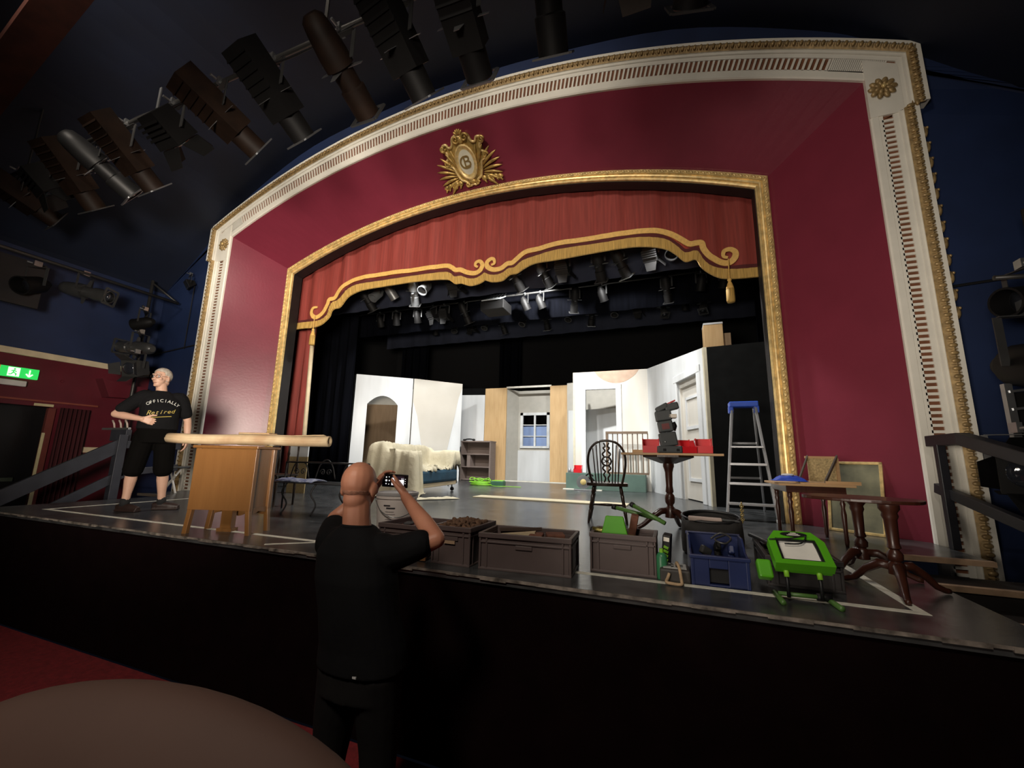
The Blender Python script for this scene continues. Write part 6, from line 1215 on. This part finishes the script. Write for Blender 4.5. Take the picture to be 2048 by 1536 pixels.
hand(bd, wrL, L(-1.545, 2.00, 0.60) - wrL, (0.8, 0.1, -0.3), (0.3, -0.8, 0.3), [0.55, 0.6, 0.7, 0.8], (0.6, 0.6, 0.4), 0.98)
kL, kR, aL, aR = L(-1.455, 1.65, -0.58), L(-1.205, 1.66, -0.57), L(-1.485, 1.58, -1.0), L(-1.20, 1.60, -1.0)
for h_, k_, a_ in ((hipL, kL, aL), (hipR, kR, aR)): limb(bd, [h_, k_, a_], [0.085, 0.056, 0.040])
organic(bd, 'body', SK1, p1, 0.0048, 6)
GREYHAIR = mat('cropped_grey_hair', (0.36, 0.165, 0.105), 0.9, var=0.4, scale=60, bump=0.5, bscale=200)
hair_shell(M1, 'cropped_hair', GREYHAIR, p1, lambda c: c.z < -0.015 and c.z > -0.050+0.01*math.sin(c.x*90) and c.y > -0.02, th=0.001, r=(0.0762, 0.0972, 0.0895))
face_parts(M1, p1, GREYHAIR)
sh = MB()
torso(sh, [(0.092, 0.02, 0.885, 0.208, 0.142), (0.088, 0.02, 0.97, 0.203, 0.138), (0.068, 0.0, 1.10, 0.190, 0.128), (0.038, 0.0, 1.24, 0.196, 0.134), (0.012, 0.012, 1.345, 0.190, 0.122), (0.0, 0.025, 1.41, 0.140, 0.100), (-0.010, 0.03, 1.455, 0.078, 0.076)])
limb(sh, [shR+Vector((-0.05, 0, 0)), shR+Vector((0.01, 0.01, 0)), shR.lerp(elR, 0.62)], [0.085, 0.078, 0.066]); limb(sh, [shL+Vector((0.05, 0, 0)), shL, shL.lerp(elL, 0.62)], [0.085, 0.078, 0.064])
so = organic(sh, 'tshirt', TEE, p1, 0.007, 5)
MB().tube([( -0.010+0.072*math.cos(k*PI/10), 0.035+0.070*math.sin(k*PI/10), 1.452-0.006*math.sin(k*PI/10)) for k in range(20)], 0.008, 8, True).build('collar', TEE, so, smooth=True)
tr = MB()
torso(tr, [(0.09, 0.02, 0.78, 0.185, 0.13), (0.09, 0.02, 0.88, 0.188, 0.128), (0.09, 0.02, 0.98, 0.182, 0.12)])
for h_, k_, a_ in ((hipL, kL, aL), (hipR, kR, aR)): limb(tr, [h_+Vector((0, 0, -0.02)), h_.lerp(k_, 0.5), k_, k_.lerp(a_, 0.5), a_+Vector((0, 0, -0.01))], [0.105, 0.092, 0.075, 0.070, 0.066])
to = organic(tr, 'trousers', TROU, p1, 0.009, 5)
MB().box((0.165, -0.115, 0.90), (0.018, 0.004, 0.008)).build('pocket_tag', mat('tag_white', (0.5, 0.5, 0.5), 0.6), to)
for a_ in (aL, aR):
    m = MB(); f_ = a_ + Vector((0, 0, -0.055)); m.tube([f_+Vector((0, -0.07, 0.01)), f_+Vector((0, -0.02, 0.012)), f_+Vector((0, 0.10, 0.0)), f_+Vector((0, 0.19, -0.008))], [0.034, 0.043, 0.042, 0.028], 12); m.box(f_+Vector((0, 0.055, -0.018)), (0.08, 0.25, 0.016)); organic(m, 'shoe', SHOE, p1, 0.007, 2)
# phone in his hands, its screen towards him
ph = thing('mobile_phone', 'black smartphone held up sideways with the stage picture on its lit screen', 'phone', (phc.x+PX, phc.y+PY, phc.z+PZ), 0, None, (math.radians(4), math.radians(2), math.radians(14)))
MB().box((0, 0, 0), (0.152, 0.009, 0.073)).build('case', mat('phone_black', (0.006, 0.006, 0.007), 0.25), ph, bevel=0.004)
def glow(n, c, e): return mat(n, c, 0.2, emit=c, es=e)
sc_ = MB().box((0.004, -0.0052, 0), (0.140, 0.0006, 0.066)).build('screen', mat('screen_black', (0.004, 0.004, 0.005), 0.1), ph)
for x0, x1, z0, z1, c, e in ((-0.018, 0.054, -0.024, 0.006, (0.75, 0.75, 0.78), 1.0), (-0.018, 0.054, 0.006, 0.026, (0.02, 0.012, 0.02), 0.6), (-0.018, 0.0, -0.004, 0.016, (0.8, 0.8, 0.82), 1.0), (0.038, 0.054, -0.004, 0.017, (0.8, 0.8, 0.82), 1.0), (0.004, 0.016, -0.024, -0.008, (0.25, 0.16, 0.09), 0.8), (0.020, 0.036, -0.026, -0.020, (0.12, 0.12, 0.12), 0.8)):
    MB().bx(x0, x1, -0.0066-0.0002*(x1 < 0.053), -0.0056, z0, z1).build('picture_area', glow('screen_glow_%d%d' % (int(c[0]*100), int(c[2]*100)), c, e), sc_)
for x, z, r_ in ((-0.050, 0.0, 0.006), (-0.032, 0.0, 0.0035), (-0.050, 0.018, 0.0035), (-0.050, -0.018, 0.0035), (-0.034, 0.02, 0.0025), (-0.034, -0.02, 0.0025), (0.062, 0.0, 0.002), (0.062, 0.012, 0.002), (0.062, -0.012, 0.002)):
    MB().lathe([(0, 0), (r_, 0), (r_, 0.001), (0, 0.001)], 12, Matrix.Translation((x, -0.0056, z)) @ Matrix.Rotation(PI/2, 4, 'X')).build('button_icon', glow('icon_white', (0.8, 0.8, 0.8), 0.9), sc_)
# ---------------- the man standing at the left of the apron (local -Y faces the viewer)
p2 = thing('person', 'person in printed black t-shirt and shorts standing beside the wooden cabinet', 'person', (-5.90, 3.22, 0), math.radians(61.5))
V3 = Vector; bd = MB()
torso(bd, [(-0.02, 0.0, 0.80, 0.16, 0.12), (-0.02, -0.01, 0.95, 0.175, 0.14), (-0.02, -0.02, 1.08, 0.165, 0.135), (-0.02, -0.005, 1.25, 0.175, 0.12), (-0.025, 0.0, 1.36, 0.17, 0.095), (-0.03, 0.0, 1.42, 0.10, 0.07)])
limb(bd, [V3((-0.035, 0.01, 1.38)), V3((-0.045, -0.01, 1.46)), V3((-0.055, -0.02, 1.52))], [0.066, 0.056, 0.056])
M2 = head_shapes(bd, V3((-0.06, -0.02, 1.605)), -0.75, 0.05, 1.03)
sR, eR, wR = V3((-0.205, 0.01, 1.355)), V3((-0.42, 0.02, 1.125)), V3((-0.175, -0.16, 1.075))
sL, eL, wL = V3((0.165, 0.01, 1.355)), V3((0.265, 0.05, 1.09)), V3((0.285, 0.0, 0.86))
limb(bd, [sR, sR.lerp(eR, 0.5), eR], [0.054, 0.048, 0.040]); limb(bd, [eR, eR.lerp(wR, 0.35), wR], [0.041, 0.044, 0.028])
limb(bd, [sL, sL.lerp(eL, 0.5), eL], [0.054, 0.048, 0.040]); limb(bd, [eL, eL.lerp(wL, 0.35), wL], [0.040, 0.042, 0.028])
hand(bd, wR, V3((0.95, -0.12, -0.25)), V3((0.1, 1, 0)), V3((0.25, 0.0, 1)), [0.25, 0.3, 0.35, 0.4], (0.7, 0.7, 0.0), 1.08, 0.05)
hand(bd, wL, V3((0.0, -0.35, -0.95)), V3((-0.9, 0, 0)), V3((-0.3, -1, 0.2)), [0.3, 0.4, 0.45, 0.5], (0.6, 0.7, 0.2), 1.05)
hpR, hpL, knR, knL, anR, anL = V3((-0.12, 0, 0.88)), V3((0.07, 0, 0.88)), V3((-0.175, -0.02, 0.48)), V3((0.10, -0.02, 0.48)), V3((-0.195, 0.02, 0.085)), V3((0.135, 0.03, 0.085))
for h_, k_, a_ in ((hpR, knR, anR), (hpL, knL, anL)): limb(bd, [h_, h_.lerp(k_, 0.5), k_, k_.lerp(a_, 0.3)+V3((0, 0.012, 0)), k_.lerp(a_, 0.7), a_], [0.09, 0.078, 0.058, 0.060, 0.042, 0.038])
organic(bd, 'body', SK2, p2, 0.0048, 3)
GH = mat('white_grey_hair', (0.42, 0.37, 0.31), 0.85, var=0.25, scale=50, bump=0.6, bscale=160)
hair_shell(M2, 'short_grey_hair', GH, p2, lambda c: (c.z > 0.062+0.35*max(0, -c.y-0.03) and True) or (c.y > 0.0 and c.z > -0.05) or (c.y > -0.035 and c.z > 0.02), th=0.009, r=(0.0835, 0.1045, 0.0985))
face_parts(M2, p2, GH)
gl = MB()
for sx in (-1, 1): gl.tube([M2 @ V3((sx*0.032+0.023*math.cos(k*PI/8), -0.101+0.006*abs(math.cos(k*PI/8)), 0.006+0.017*math.sin(k*PI/8))) for k in range(16)], 0.0022, 6, True); gl.tube([M2 @ V3((sx*0.055, -0.096, 0.010)), M2 @ V3((sx*0.080, -0.04, 0.008)), M2 @ V3((sx*0.083, 0.012, 0.0))], 0.0022, 6)
gl.tube([M2 @ V3((-0.010, -0.104, 0.010)), M2 @ V3((0.010, -0.104, 0.010))], 0.0022, 6); gl.build('glasses', mat('glasses_dark', (0.02, 0.015, 0.012), 0.3), p2, smooth=True)
sh = MB()
torso(sh, [(-0.02, -0.005, 0.965, 0.200, 0.165), (-0.02, -0.02, 1.08, 0.195, 0.160), (-0.02, -0.008, 1.24, 0.200, 0.142), (-0.025, 0.0, 1.335, 0.188, 0.115), (-0.03, 0.003, 1.395, 0.135, 0.090), (-0.035, 0.0, 1.44, 0.074, 0.070)])
limb(sh, [sR+V3((0.05, 0, 0)), sR, sR.lerp(eR, 0.72)], [0.085, 0.078, 0.074]); limb(sh, [sL+V3((-0.05, 0, 0)), sL, sL.lerp(eL, 0.66)], [0.085, 0.078, 0.072])
so = organic(sh, 'tshirt', TEE, p2, 0.007, 5)
TXW = mat('print_white', (0.50, 0.50, 0.47), 0.7); TXG = mat('print_gold', (0.36, 0.27, 0.06), 0.6)
WD = 'OFFICIALLY'
for k, c_ in enumerate(WD):
    a = (k-4.5)/4.5*0.95; xx = -0.005+0.172*math.sin(a); zz = 1.265+0.10*(math.cos(a)-0.58)
    yy = -0.008-0.142*math.sqrt(max(0.05, 1-(abs((xx+0.02)/0.2))**2.2))-0.012
    text('print_letter', c_, 0.052, TXW, so, (xx, yy, zz), (PI/2+0.05, -a*0.9 if False else 0, 0), 0.002).rotation_euler = Euler((PI/2, a*0.7, a*0.55), 'XYZ')
for k, c_ in enumerate('Retired'):
    xx = -0.125+k*0.037; yy = -0.014-0.150*math.sqrt(max(0.05, 1-(abs((xx+0.02)/0.2))**2.2))-0.014
    text('print_letter', c_, 0.080 if k == 0 else 0.070, TXG, so, (xx, yy, 1.150+0.006*k), (PI/2, 0, (xx+0.02)*3.2), 0.002, 0.25)
MB().tube([(-0.09+0.02*k, -0.022-0.152*math.sqrt(1-(abs((-0.07+0.02*k)/0.2))**2.2)-0.008, 1.098+0.003*k) for k in range(10)], 0.005, 6).build('print_swash', TXG, so)
st_ = MB()
torso(st_, [(-0.02, 0.0, 0.80, 0.19, 0.15), (-0.02, -0.005, 0.92, 0.192, 0.155), (-0.02, -0.01, 1.0, 0.188, 0.15)])
for h_, k_ in ((hpR, knR), (hpL, knL)): limb(st_, [h_, h_.lerp(k_, 0.5), h_.lerp(k_, 0.98)], [0.112, 0.105, 0.100])
organic(st_, 'shorts', mat('black_shorts', (0.0025, 0.0022, 0.002), 0.9, bump=0.1, bscale=20, spec=0.06), p2, 0.008, 4)
for a_, ang in ((anR, 0.75), (anL, 1.15)):
    MB().tube([a_+V3((0, 0, 0.065)), a_+V3((0, 0, -0.02))], 0.047, 14).build('sock', SOCK, p2, smooth=True)
    d_ = V3((math.sin(ang), -math.cos(ang), 0)); m = MB(); f_ = a_ + V3((0, 0, -0.045)); m.tube([f_-d_*0.08+V3((0, 0, 0.012)), f_-d_*0.02+V3((0, 0, 0.016)), f_+d_*0.09+V3((0, 0, 0.004)), f_+d_*0.19+V3((0, 0, -0.006))], [0.036, 0.045, 0.042, 0.028], 12)
    m.box(f_+d_*0.055+V3((0, 0, -0.028)), (0.27, 0.085, 0.022), (0, 0, ang-PI/2)); organic(m, 'shoe', SHOE, p2, 0.007, 2)
